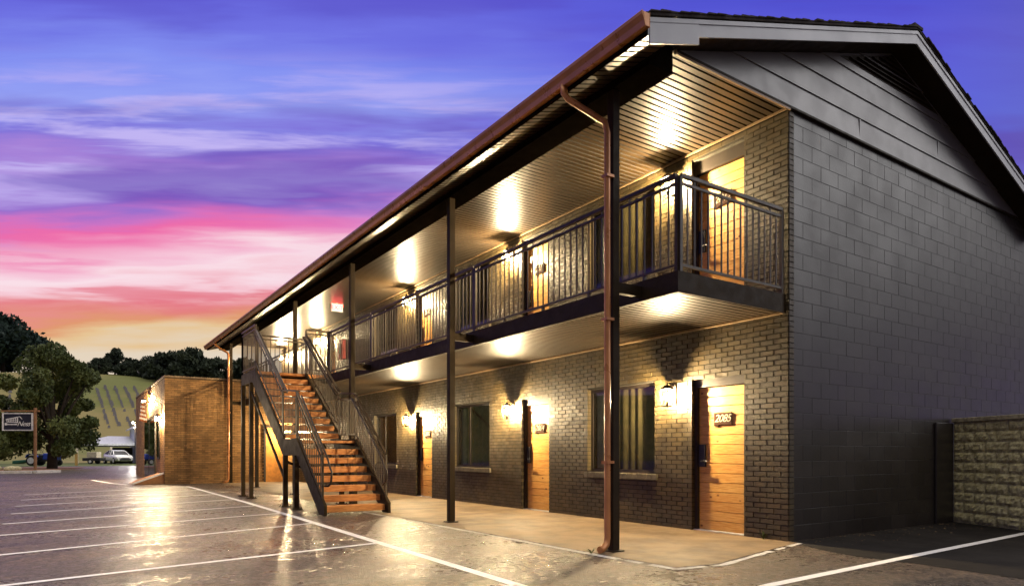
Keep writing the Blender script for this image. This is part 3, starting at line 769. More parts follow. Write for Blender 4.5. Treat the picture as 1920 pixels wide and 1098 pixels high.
# stair guard rails: two sides, two flights plus the landings
def flight_rail(x, ya, za, yb, zb, hook, ext=(0, 0)):
    b = MB(); t = .036; ht, h2 = .93, .80
    P = lambda y, h: (x, y, za + (zb - za) * (y - ya) / (yb - ya) + h)
    b.bar(P(ya, ht), P(yb, ht), .042, .032); b.bar(P(ya, h2), P(yb, h2), .024, .024); b.bar(P(ya, .14), P(yb, .14), .024, .024)
    for y in (ya, yb): b.box((x - t / 2, y - t / 2, za + (zb - za) * (y - ya) / (yb - ya) - .02), (x + t / 2, y + t / 2, za + (zb - za) * (y - ya) / (yb - ya) + ht - .01))
    # round handrail on the inside
    s = 1 if x < -3 else -1; xi = x + s * .085
    Q = lambda y, h: (xi, y, za + (zb - za) * (y - ya) / (yb - ya) + h)
    pts = [Q(yb, .86), Q(ya, .86)]
    if hook: pts += [Q(ya - .16, .80), (xi, ya - .24, za + .62), (xi, ya - .20, za + .42), (xi, ya - .06, za + .36), (xi - s * .05, ya, za + .36)]
    else: pts = [(x, yb, Q(yb, .86)[2])] + pts + [(x, ya, Q(ya, .86)[2])]
    b.tube(pts, .019, 8)
    b.v = [(p[0] - S0.x, p[1] - S0.y, p[2]) for p in b.v]
    o = b.build('handrail', 'rail_metal', stair)
    n = max(3, round((yb - ya) / .112))
    for k in range(1, n):
        y = ya + (yb - ya) * k / n; z = P(y, 0)[2]
        baluster(o, x - S0.x, y - S0.y, z + .14, z + h2 + .0, .014)
for sx in (SX0 + .0, SX1):
    flight_rail(sx, 6.66, r1 * 1.0, LY0 + .02, LZ + .02, True)
    flight_rail(sx, LY1 + .06, LZ + .16, TY0 - .02, TZ + .05, False)
    b = MB(); t = .036
    za = LZ
    b.bar((sx, LY0 + .02, LZ + .97), (sx, LY1 + .06, LZ + 1.06), .042, .032); b.box((sx - .012, LY0 + .05, LZ + .12), (sx + .012, LY1, LZ + .145)); b.bar((sx, LY0 + .02, LZ + .84), (sx, LY1 + .06, LZ + .93), .024, .024)
    b.v = [(p[0] - S0.x, p[1] - S0.y, p[2]) for p in b.v]
    o = b.build('landing_railing', 'rail_metal', stair)
    for k in range(1, 9): baluster(o, sx - S0.x, LY0 + .1 * k + .03 - S0.y, LZ + .13, LZ + .86)
def shift(o):
    o.location = (-S0.x, -S0.y, 0); return o
shift(railing_y(SX0, TY0 - .02, TY1 - .03, parent=stair, legs=False)); shift(railing_x(TY1 - .03, SX0, BX - .03, parent=stair))
shift(railing_x(TY0 + .0, SX1, BX + .02, parent=stair))

# ================================================================== WALL LANTERNS
def make_lantern(name='wall_lantern', bulb='bulb'):
    root = empty(name, (0, 0, 0), 'lantern', 'wall lantern', 'lanterns on the motel front')
    # local: wall at x = 0, lantern hangs at x = -.15, bulb at z = 0
    cx = -.15
    b = MB(); b.box((-.026, -.055, -.10), (-.0, .055, .17)); b.build('back_plate', 'lamp_bronze', root, bevel=.005)
    b = MB(); b.tube([(-.02, 0, .12), (-.06, 0, .16), (-.11, 0, .19), (cx, 0, .185), (cx, 0, .16)], .010, 8); b.build('arm', 'lamp_bronze', root)
    b = MB(); hw = .074
    v0_ = [(cx - hw, -hw, .105), (cx + hw, -hw, .105), (cx + hw, hw, .105), (cx - hw, hw, .105)]
    b.hexa(v0_ + [(cx - .03, -.03, .155), (cx + .03, -.03, .155), (cx + .03, .03, .155), (cx - .03, .03, .155)]); b.box((cx - hw - .006, -hw - .006, .098), (cx + hw + .006, hw + .006, .1045)); b.sphere((cx, 0, .17), .018)
    b.build('lamp_cap', 'lamp_bronze', root)
    b = MB(); a0, a1 = .052, .072; zb, zt = -.15, .098
    for sx in (-1, 1):
        for sy in (-1, 1): b.bar((cx + sx * a0, sy * a0, zb), (cx + sx * a1, sy * a1, zt), .007, .007)
    for q_ in (-a0, a0): b.box((cx - a0 - .004, q_ - .004, zb - .010), (cx + a0 + .004, q_ + .004, zb)); b.box((cx + q_ - .0035, -a0, zb - .0095), (cx + q_ + .0035, a0, zb - .0005))
    b.box((cx - a0, -.004, zb - .009), (cx + a0, .004, zb - .001)); b.tube([(cx, 0, zb - .02), (cx, 0, zb)], .016, 8)
    b.tube([(cx, 0, zb), (cx, 0, -.045)], .014, 8)
    b.build('lamp_frame', 'lamp_bronze', root)
    b = MB()
    for sgn in (-1, 1):
        b.face([(cx + sgn * a0, -a0, zb), (cx + sgn * a0, a0, zb), (cx + sgn * a1, a1, zt), (cx + sgn * a1, -a1, zt)]); b.face([(cx - a0, sgn * a0, zb), (cx + a0, sgn * a0, zb), (cx + a1, sgn * a1, zt), (cx - a1, sgn * a1, zt)])
    b.build('lamp_pane', 'lamp_glass', root)
    b = MB(); b.sphere((cx, 0, 0), .030, 0, 10, 7, (1, 1, 1.5)); b.build('bulb', bulb, root)
    return root
lamp0 = make_lantern()
ORD = ('first', 'second', 'third', 'fourth')
lampspots = []
for k, y in enumerate((1.88, 6.16, 10.92, 18.35)):
    nm = ('2085', '2084', '2083', '2082')[k]; up = ('2012', '2011', '2010', '2009')[k]
    if k < 3: lampspots.append(((-.011, y, 1.96), 'lit bronze wall lantern beside ground floor door %s' % ('numbered ' + nm if k < 2 else ('behind the stair landing' if k == 2 else 'under the far end of the balcony'))))
    lampspots.append(((-.011, y, 5.06), ('lit bronze wall lantern beside the nearest upstairs door', 'lit bronze wall lantern beside the second upstairs door from the near corner', 'lit bronze wall lantern upstairs between second and third balcony posts', 'lit bronze wall lantern upstairs above the head of the stairs')[k]))
lampspots.append(((-.011, 21.22, 1.90), 'lit bronze wall lantern on the ground floor beside the office door'))
lampspots.append(((-.011, 21.22, 4.95), 'nearer of two lit lanterns at the far end of the balcony')); lampspots.append(((-.011, 22.9, 5.0), 'farther of two lit lanterns at the far end of the balcony'))
for i, (p, lab) in enumerate(lampspots):
    o = lamp0 if i == 0 else copy_tree(lamp0)
    o.location = p; o['label'] = lab

# exit sign hung under the soffit, red cabinet on the upper wall
ex = empty('exit_sign', (-1.0, 13.8, H), 'lit red and white exit sign hanging under the balcony soffit', 'exit sign')
b = MB(); b.box((-.17, -.025, -.26), (.17, .025, -.03), 0); b.box((-.03, -.015, -.03), (.03, .015, -.001), 0); b.build('sign_box', 'white_paint', ex, bevel=.004)
b = MB(); b.box((-.155, -.029, -.245), (.155, -.0255, -.045), 0); b.build('lit_face', 'exit_white', ex)
b = MB(); add_text(b, 'EXIT', .17, .002, Matrix(((1, 0, 0, 0), (0, 0, -1, -.032), (0, 1, 0, -.145), (0, 0, 0, 1))), 0); b.build('lettering', 'exit_red', ex)
b = MB(); b.box((-.16, -.024, -.0295), (.16, .024, -.022)); b.build('glow_strip', 'exit_red', ex)
fx = empty('extinguisher_cabinet', (-.012, 15.95, 4.15), 'red fire extinguisher cabinet on the upper brick wall behind the balcony railing', 'extinguisher cabinet')
b = MB(); b.box((-.14, -.2, 0), (0, .2, .62)); b.build('cabinet_box', 'red_paint', fx, bevel=.008)
b = MB(); b.box((-.148, -.10, .18), (-.1405, .10, .50)); b.build('cabinet_window', 'white_paint', fx); 
b = MB(); b.tube([(-.16, .15, .26), (-.16, .15, .36)], .009, 6); b.build('handle', 'rim', fx)

# ================================================================== OFFICE at the far end
off = empty('office_building', (-2.3, 26, 0), 'flat roofed tan brick office joined to the far end of the motel', 'office building')
OY, OX0, OZ = 21.6, -4.57, 3.84
def opart(mb, name, m, parent=off, **k):
    mb.v = [(x + 2.3, y - 26, z) for x, y, z in mb.v]; return mb.build(name, m, parent, **k)
b = MB()
b.box((OX0, OY, 0), (0.0, OY + .2, OZ), 1); b.box((OX0, OY + .2, 0), (OX0 + .2, 33, OZ), 1)
b.box((OX0 + .2, 32.8, 0), (0.0, 33, OZ), 1); b.face([(OX0 + .2, OY + .2, OZ - .3), (0, OY + .2, OZ - .3), (0, 32.8, OZ - .3), (OX0 + .2, 32.8, OZ - .3)], 1)
def brick_face(b, axis, fixed, a, e, z1, holes=()):
    c = 0
    while (c + 1) * CH < z1 + .01:
        z = c * CH; off_ = 0 if c % 2 else BL / 2; y = a - (BL - off_) % BL
        y = math.floor((a - off_) / BL) * BL + off_
        while y < e - .01:
            p, q = max(a, y + .005), min(e, y + BL - .005)
            if q - p > .03 and not any(h[0] < (p + q) / 2 < h[1] and h[2] < z + CH / 2 < h[3] for h in holes):
                d = .006 + rnd.random() * .003
                if axis == 'x': b.box((p, fixed - d, z + .006), (q, fixed + .002, z + CH - .006), 0)
                else: b.box((fixed - d, p, z + .006), (fixed + .002, q, z + CH - .006), 0)
            y += BL
        c += 1
brick_face(b, 'x', OY, OX0, 0, OZ, [(-1.15, -.35, 0, 2.15)])
brick_face(b, 'y', OX0, OY, 33, OZ, [(22.9, 23.6, .9, 2.5), (24.2, 28.2, .1, 2.6)])
opart(b, 'wall', ['brick_office', 'mortar_office'])
b = MB(); b.box((OX0 - .03, OY - .03, OZ), (.0, OY + .22, OZ + .05)); b.box((OX0 - .031, OY + .22, OZ), (OX0 + .22, 33, OZ + .05)); opart(b, 'parapet_cap', 'trim_tan')
b = MB(); b.box((-1.1, OY - .03, .01), (-.4, OY - .0095, 2.1)); d_ = opart(b, 'door', 'orange_door')
b = MB(); b.box((-1.17, OY - .05, .01), (-1.1, OY - .0092, 2.18)); b.box((-.4, OY - .05, .01), (-.33, OY - .0092, 2.18)); b.box((-1.1, OY - .05, 2.1), (-.4, OY - .0092, 2.18)); b.v = [(x + 2.3, y - 26, z) for x, y, z in b.v]; b.build('frame', 'frame', d_)
b = MB(); b.box((OX0 - .06, 24.2, .1), (OX0 - .0095, 28.2, 2.6)); w_ = opart(b, 'window', 'frame')
b = MB()
for a_, c_ in ((24.3, 26.1), (26.3, 28.1)): b.box((OX0 - .07, a_, .2), (OX0 - .0605, c_, 2.5))
opart(b, 'pane', 'glass', w_); 
b = MB(); b.box((OX0 - .05, 22.9, .9), (OX0 - .0095, 23.6, 2.5)); w2_ = opart(b, 'window', 'frame'); b = MB(); b.box((OX0 - .058, 22.97, .97), (OX0 - .0505, 23.53, 2.43)); opart(b, 'pane', 'glass', w2_)
for o_ in children_of(w_) + children_of(w2_) : o_.location = (0, 0, 0)
b = MB()
b.prism([(-5.55, .012), (OX0 - .012, .012), (OX0 - .012, .36)], 'y', 21.75, 23.7, 0)
rp = tag(b.build('office_ramp', 'ramp_side'), 'short sloped concrete ramp against the office side wall', 'ramp')
b = MB(); b.bar((-5.58, 21.74, .03), (OX0 - .015, 21.74, .40), .05, .06); b.build('edge', 'white_line', rp)
pline('ramp_line', [(-6.6, 27.5), (-6.1, 23.6), (-5.7, 21.9)], .13, 'white painted curve on the asphalt before the office ramp')
ol = make_lantern('office_lantern'); ol.location = (OX0 - .012, 22.45, 2.36)
ol['label'] = 'lit lantern on the side wall of the tan brick office'; del ol['group']
fl_ = empty('floodlight', (OX0 - .012, 26.6, 3.25), 'bright floodlight on a bracket above the striped flag', 'floodlight')
b = MB(); b.tube([(0, 0, 0), (-.2, 0, .08)], .015, 8); b.build('bracket', 'lamp_bronze', fl_)
b = MB(); b.box((-.30, -.08, .06), (-.14, .08, .12)); b.build('lamp_housing', 'lamp_bronze', fl_)
b = MB(); b.sphere((-.22, 0, .02), .05, 0, 10, 7, (1, 1, .6)); b.build('bulb', 'bulb', fl_)
fg = empty('flag', (OX0 - .1, 26.2, 2.45), 'small white flag with rust red stripes hanging by the office windows', 'flag')
b = MB(); b.tube([(.1, 0, .72), (-.05, 0, .80), (-.2, 0, .82)], .012, 6); b.build('flag_pole', 'lamp_bronze', fg)
b = MB(); n = 10; L_ = 10
for j in range(L_):
    for k in range(n):
        def pt(a, c):
            tz = c / L_; wdt = .10 + .20 * tz
            return (-.22 + wdt * (a / n - .35), .03 * math.sin(a * 1.7 + c * .4), .78 - .78 * tz - .09 * (a / n) * tz)
        b.face([pt(k, j), pt(k + 1, j), pt(k + 1, j + 1), pt(k, j + 1)], j % 2, True)
b.build('cloth', ['white_paint', 'flag_red'], fg)

# ================================================================== RETAINING WALL by the end wall
rw = empty('retaining_wall', (4.45, -.02, 0), 'split face stone block retaining wall meeting the end of the motel', 'retaining wall')
A = Vector((4.47, -.03, 0)); D = Vector((-.56, -1.17, 0)).normalized(); N = Vector((-D.y, D.x, 0))    # N points away from the camera side
if N.x < 0: N = -N
b = MB(); Lw = 3.2; ch = .160
def split_block(a, e, z0, z1, mi):
    nx = max(3, int((e - a) / .045)); nz = 4
    gridp = []
    for j in range(nz + 1):
        r_ = []
        for i in range(nx + 1):
            edge_ = i in (0, nx) or j in (0, nz)
            dd = .004 if edge_ else .014 + rnd.random() * .022
            p = A + D * (a + (e - a) * i / nx) - N * dd
            r_.append((p.x, p.y, z0 + (z1 - z0) * j / nz))
        gridp.append(r_)
    base = len(b.v)
    for r_ in gridp: b.v += r_
    for j in range(nz):
        for i in range(nx):
            b.f.append((base + j * (nx + 1) + i, base + j * (nx + 1) + i + 1, base + (j + 1) * (nx + 1) + i + 1, base + (j + 1) * (nx + 1) + i)); b.mi.append(mi); b.sm.append(False)
for c in range(10):
    a = -(.2 if c % 2 else 0)
    while a < Lw:
        split_block(max(0, a) + .004, min(Lw, a + .40) - .004, .012 + c * ch + .004, .012 + (c + 1) * ch - .004, 0)
        a += .40
q0, q1 = A + N * .0, A + D * Lw
P4 = [A, A + D * Lw, A + D * Lw + N * .3, A + N * .3]
b.hexa([(p.x, p.y, 0) for p in P4] + [(p.x, p.y, .012 + 10 * ch) for p in P4], 0)
b.v = [(x - 4.45, y + .02, z) for x, y, z in b.v]
b.build('stone_courses', 'stone_face', rw, fix=True)
b = MB(); a = 0
while a < Lw:
    e = min(Lw, a + .45); Pq = [A + D * (a + .004) - N * .05, A + D * (e - .004) - N * .05, A + D * (e - .004) + N * .3, A + D * (a + .004) + N * .3]
    b.hexa([(p.x - 4.45, p.y + .02, .013 + 10 * ch) for p in Pq] + [(p.x - 4.45, p.y + .02, .078 + 10 * ch) for p in Pq]); a = e
b.build('cap_course', 'stone_cap', rw, bevel=.006)

# weeds at the brick corner and the downspout
def weed(x, y, lab, n=9, h=.10):
    b = MB()
    for k in range(n):
        a = rnd.random() * 6.28; l = h * (.6 + rnd.random() * .7); o_ = .05 + rnd.random() * .05
        p = Vector((0, 0, .008)); q = Vector((math.cos(a) * o_ * .5, math.sin(a) * o_ * .5, l * .7)); t = Vector((math.cos(a) * o_ * 1.3, math.sin(a) * o_ * 1.3, l))
        s_ = Vector((-math.sin(a), math.cos(a), 0)) * .012
        b.face([p - s_ * .4, p + s_ * .4, q + s_, q - s_]); b.face([q - s_, q + s_, t])
    o = b.build('weed', 'turf', None, (x, y, 0)); tag(o, lab, 'weed')
weed(-.06, .32, 'small green weed at the foot of the near brick corner'); weed(-2.72, .62, 'small green weed under the downspout outlet', 7, .08)

b = MB()
for k in range(150):
    if k < 110: x = .2 + rnd.random() * 3.9; y = -.05 - abs(rnd.gauss(0, .28)); z = .0032
    else: x = -2.6 - rnd.random() * .25; y = -.5 + rnd.random() * 7; z = .0095
    a = rnd.random() * 6.28; r_ = .005 + rnd.random() ** 3 * .016; h_ = .003 + rnd.random() * .008
    p = [(x + r_ * math.cos(a + q * 2.09 + rnd.uniform(-.3, .3)), y + r_ * math.sin(a + q * 2.09), z) for q in range(3)]
    t_ = (x, y, z + h_)
    for q in range(3): b.face([p[q], p[(q + 1) % 3], t_])
tag(b.build('litter', 'concrete'), 'pale grit and leaf litter along the foot of the walls', 'litter', None, 'stuff')

# ================================================================== BACKGROUND
def ground_dir(u, d, z=0):
    pass
# hill behind the lot with rows of gravestones
b = MB(); NX, NY = 70, 30
def hz(x, y):
    t = max(0, min(1, (y - 92) / 85)); 
    hgt = 16 * (t * t * (3 - 2 * t)) + 3.5 * math.sin(x * .021 + 1) * t + .8 * math.sin(x * .09 + y * .05) * t
    return hgt + max(0, (-20 - x)) * .06 * t
for j in range(NY):
    for i in range(NX):
        x0, x1 = -180 + 460 * i / NX, -180 + 460 * (i + 1) / NX; y0, y1 = 85 + 160 * j / NY, 85 + 160 * (j + 1) / NY
        b.face([(x0, y0, hz(x0, y0) - .03), (x1, y0, hz(x1, y0) - .03), (x1, y1, hz(x1, y1) - .03), (x0, y1, hz(x0, y1) - .03)], 0, True)
tag(b.build('hill', 'hill_grass'), 'grassy hillside rising behind the buildings', 'hill', None, 'structure')
gm = MB(); gm.box((-.4, -.12, 0), (.4, .12, .25)); gm.prism([(-.32, .25), (.32, .25), (.32, .75), (.2, .92), (-.2, .92), (-.32, .75)], 'y', -.09, .09)
g0 = None
for row, xr in enumerate((-15.7, -14.0, -2.4, -.9, .7, 2.4, 4.0)):
    for k in range(22):
        if rnd.random() < .08: continue
        y = 121 + k * 1.25; x = xr + (22 - k) * .04 + rnd.uniform(-.08, .08)
        if 131 < y < 133: continue
        if g0 is None: o = g0 = gm.build('gravestone', 'grave')
        else: o = bpy.data.objects.new('gravestone', g0.data); col.objects.link(o)
        o.location = (x, y, hz(x, y) - .06); o.rotation_euler = (0, 0, rnd.uniform(-.1, .1)); s_ = rnd.uniform(.45, .75); o.scale = (s_, s_, s_)
        tag(o, 'small grey gravestone standing in a row on the grassy hillside', 'gravestone', 'gravestones on the hillside')

def leaf_cloud(b, clumps, per, size, m=0, flat=.8):
    for (c, r) in clumps:
        c = Vector(c)
        for _ in range(per):
            d = Vector((rnd.gauss(0, 1), rnd.gauss(0, 1), rnd.gauss(0, 1) * flat)); d.normalize()
            p = c + Vector((d.x, d.y, d.z * flat)) * r * (rnd.random() ** .45)
            a = Vector((rnd.gauss(0, 1), rnd.gauss(0, 1), rnd.gauss(0, .6))).normalized(); bb = a.orthogonal().normalized()
            bb = (bb * math.cos(rnd.random() * 6.28) + a.cross(bb) * math.sin(rnd.random() * 6.28))
            s_ = size * (.6 + rnd.random() * .8); t1 = bb * s_; t2 = a.cross(bb) * s_ * .5
            b.face([p - t1, p + t2, p + t1, p - t2], m)
def tree(loc, h, wdt, lab, leafm='leaf_far', trunk_h=.25, n=16, per=110, size=.3, cat='tree', group=None, seed=0, trunk_r=.03, low=.2, name='tree'):
    global rnd
    keep = rnd; rnd = random.Random(seed + 100)
    root = empty(name, loc, lab, cat, group)
    clumps = []
    for k in range(n):
        t = low + (1 - low) * (k + rnd.random()) / n
        prof = math.sin(math.pi * min(1, .12 + .86 * ((t - low) / (1 - low)))) ** .7
        a = rnd.random() * 6.28; rr = wdt / 2 * prof * (.35 + .6 * rnd.random())
        clumps.append(((math.cos(a) * rr, math.sin(a) * rr, h * t), wdt * (.07 + .09 * rnd.random()) * (1.45 if n < 40 else 1.0)))
    tb = MB(); tb.tube([(0, 0, -.1), (.03 * h * .1, 0, h * trunk_h), (0, .02 * h, h * .75)], [h * trunk_r * 1.3, h * trunk_r, h * trunk_r * .3], 9)
    for c, r in clumps[::2]:
        s0 = Vector((0, 0, h * (trunk_h * .8 + rnd.random() * .25))); e = Vector(c); mid = s0.lerp(e, .5) + Vector((0, 0, .04 * h))
        tb.tube([s0, mid, e], [h * trunk_r * .5, h * trunk_r * .3, h * trunk_r * .1], 6)
    tb.build('trunk', 'bark', root)
    b = MB(); leaf_cloud(b, clumps, per, size); b.build('crown', leafm, root, fix=False)
    rnd = keep; return root
tree((-8.25, 52.8, 0), 8.4, 7.2, 'large bushy green tree with dark trunk beside the hanging sign', 'leaf_dark', .22, 52, 760, .115, seed=8, trunk_r=.032, low=.15)
tree((-12.4, 53.5, 0), 3.9, 5.2, 'low light green bushy tree behind the hanging sign', 'leaf_dark', .2, 26, 560, .10, seed=5, trunk_r=.03, low=.15)
def wtree(x, y, h, wdt, lab, **k): tree((x, y, hz(x, y) - .2), h, wdt, lab, **k)
wtree(-19.0, 183, 12.5, 17, 'tall dark spreading pine on the hilltop at the left edge', leafm='leaf_pine', n=34, per=190, size=.55, seed=11, trunk_h=.35, low=.22, name='pine_tree')
wtree(2.0, 170, 5.5, 5.5, 'small round dark tree on the hilltop right of the big green tree', n=16, per=150, size=.34, seed=12)
wtree(5.2, 172, 4.0, 4.6, 'smallest of the dark trees on the hilltop', n=12, per=130, size=.32, seed=13)
wtree(10.5, 158, 5.6, 8.5, 'dark leafy tree rising behind the left corner of the office roof', n=24, per=210, size=.42, seed=14, low=.05)
wtree(15.6, 156, 7.4, 9.5, 'tallest dark leafy tree behind the office roof', n=26, per=220, size=.42, seed=15, low=.05)
wtree(20.8, 154, 6.0, 9.5, 'dark leafy tree behind the office roof near the end of the balcony', n=24, per=210, size=.42, seed=16, low=.05)
wtree(26.5, 154, 6.6, 9, 'dark leafy tree seen through the far end railing', n=20, per=190, size=.42, seed=17, low=.05)
for k_, (x_, h_) in enumerate(((-1.2, 3.2), (3.9, 2.6), (6.9, 3.0), (8.6, 4.4), (12.9, 6.2), (18.2, 6.4), (23.6, 5.6))):
    wtree(x_, 168 - k_ * 1.2, h_, 4.2 + h_ * .35, 'dark bushy tree filling the low tree line along the ridge', group='low trees along the ridge', n=18, per=260, size=.24, seed=40 + k_, low=.0)
wtree(-9.5, 180, 5.2, 7, 'dark round tree on the hilltop behind the big green tree', n=18, per=150, size=.36, seed=18)

# hanging sign
hs = empty('hanging_sign', (-8.93, 42.2, 0), 'black sign with white motel drawing and script hanging from a wooden post', 'sign', None, -.5936)
b = MB(); b.box((-.06, -.06, 0), (.06, .06, 3.72)); b.build('post', 'sign_wood', hs, bevel=.01)
b = MB(); b.box((-1.95, -.05, 3.50), (.24, .05, 3.59)); b.build('crossarm', 'sign_wood', hs)
b = MB()
for x in (-1.7, -.35): b.tube([(x, 0, 3.5), (x, 0, 3.41)], .012, 6)
b.build('hanger', 'dark_metal', hs)
b = MB(); b.box((-1.86, -.03, 2.44), (-.14, .03, 3.40), 0)
for a_, c_ in (((-1.89, 2.41), (-1.80, 3.43)), ((-.20, 2.41), (-.11, 3.43)), ((-1.80, 2.41), (-.20, 2.47)), ((-1.80, 3.37), (-.20, 3.43))): b.box((a_[0], -.045, a_[1]), (c_[0], .045, c_[1]), 1)
bo = b.build('board', ['sign_board', 'white_paint'], hs)
b = MB(); y = -.036
def sg(pts): b.prism(pts, 'y', y, y + .005)
sg([(-1.68, 3.02), (-1.0, 3.16), (-.98, 3.22), (-1.68, 3.08)]); sg([(-1.66, 2.90), (-1.0, 2.86), (-1.0, 2.91), (-1.62, 2.94)])
for k in range(7): x = -1.64 + k * .1; sg([(x, 2.92), (x + .035, 2.92), (x + .035, 3.05 + k * .018), (x, 3.05 + k * .018)])
sg([(-1.62, 2.985), (-1.0, 3.01), (-1.0, 3.03), (-1.62, 3.005)])
sg([(-1.0, 3.22), (-.86, 3.24), (-.72, 3.08), (-.75, 3.06), (-.88, 3.20), (-1.0, 3.18)]); sg([(-1.0, 2.86), (-.97, 2.86), (-.97, 3.2), (-1.0, 3.2)])
sg([(-1.74, 2.72), (-1.60, 2.72), (-1.60, 2.86), (-1.74, 2.86)]); sg([(-1.60, 2.74), (-1.02, 2.74), (-1.02, 2.80), (-1.60, 2.80)])
add_text(b, 'Ness', .40, .003, Matrix(((1, 0, 0, -.66), (0, 0, -1, -.037), (0, 1, 0, 2.80), (0, 0, 0, 1))), 0, .45, .9)
b.build('lettering', 'white_paint', bo)

# planted bed, kerbs, side road
sheet('planting_bed', [(-13.5, 45.5), (-9.0, 43.0), (-6.6, 52.5), (-6.2, 57), (-8.8, 60), (-14, 58)], .012, 'mulch', label='brown mulch bed round the big tree', cat='bed')
b = MB(); pts = [(-15, 41.5), (-10.5, 40.8), (-9.0, 40.4), (-7.9, 41.6)]
for p, q in zip(pts, pts[1:]): b.bar((*p, .07), (*q, .07), .55, .14)
tag(b.build('kerb', 'kerb'), 'pale concrete kerb along the lot entrance', 'kerb', None, 'structure')
sheet('grass_verge', [(-15, 41.9), (-10.3, 41.2), (-8.9, 42.6), (-13.5, 45.0)], .010, 'turf', label='grass strip by the kerb', cat='grass')
for k in range(9):
    a_ = 2 * math.pi * k / 9; b = MB(); b.sphere((0, 0, 0), .22 + rnd.random() * .1, 0, 7, 5, (1.2, 1, .7))
    tag(b.build('edging_stone', 'stone_cap', None, (-11.4 + 1.3 * math.cos(a_), 48.5 + 1.6 * math.sin(a_), .10)), 'low tan edging stone in the mulch bed', 'stone', 'edging stones in the mulch bed')

# wooden marker post
b = MB(); b.box((-.11, -.11, 0), (.11, .11, 1.16)); b.prism([(-.11, 1.16), (.11, 1.16), (0, 1.24)], 'y', -.11, .11)
o = b.build('marker_post', 'wood_post', None, (-6.64, 66.6, 0), bevel=.01); tag(o, 'short yellow wooden post at the road edge right of the big tree', 'post')

# compact tractor
tr = empty('tractor', (-9.1, 66.5, 0), 'small blue tractor parked behind the big tree', 'tractor', None, -.594)
b = MB(); b.prism([(.15, .55), (1.45, .50), (1.5, .75), (1.42, 1.02), (.2, 1.1)], 'y', -.28, .28); b.build('bonnet', 'tractor_blue', tr, bevel=.06)
b = MB(); b.box((-.9, -.22, .38), (1.3, .22, .58)); b.box((-.15, -.3, .58), (.15, .3, .95)); b.build('chassis', 'car_dark', tr, bevel=.03)
for sy in (-1, 1):
    b = MB(); n = 16
    def wheel(cx, cy, r, w_, nm):
        wb = MB(); wb.tube([(cx, cy - w_ / 2, r), (cx, cy - w_ * .4, r), (cx, cy + w_ * .4, r), (cx, cy + w_ / 2, r)], [r * .9, r, r, r * .9], 18); o = wb.build(nm, 'tire', tr)
        rb = MB(); s_ = 1 if cy > 0 else -1; ry_ = cy + s_ * (w_ / 2 + .012); rb.tube([(cx, ry_ - .03, r), (cx, ry_, r)], r * .60, 16); rb.tube([(cx, ry_, r), (cx, ry_ + s_ * .03, r)], r * .2, 10); rb.build('rim', 'rim', o)
    wheel(-.6, sy * .5, .46, .28, 'wheel'); wheel(1.1, sy * .46, .29, .2, 'wheel')
    fb = MB(); fb.prism([(-1.1, .75), (-.95, 1.02), (-.3, 1.02), (-.1, .8), (-.14, .76), (-.34, .96), (-.92, .96), (-1.05, .72)], 'y', sy * .36, sy * .66); fb.build('mudguard', 'tractor_blue', tr)
b = MB(); b.box((-.75, -.22, .95), (-.3, .22, 1.05)); b.box((-.82, -.22, 1.05), (-.72, .22, 1.42)); b.build('seat', 'black_plastic', tr, bevel=.03)
b = MB(); b.tube([(.1, 0, 1.05), (-.1, 0, 1.3)], .02, 6); b.tube([(-.1 + .15 * math.cos(a_) * .4, .18 * math.sin(a_), 1.3 + .15 * math.cos(a_)) for a_ in [k * math.pi / 6 for k in range(13)]], .014, 6); b.build('steering_wheel', 'black_plastic', tr)
b = MB()
for sy in (-.4, .4): b.tube([(-.95, sy, .8), (-1.0, sy, 1.75)], .03, 6)
b.tube([(-1.0, -.4, 1.75), (-1.0, .4, 1.75)], .03, 6); b.build('roll_bar', 'car_dark', tr)
b = MB(); b.prism([(-2.3, .15), (-1.1, .35), (-1.1, .55), (-2.3, .45)], 'y', -.55, .55); b.build('rear_mower', 'green_metal', tr, bevel=.04)

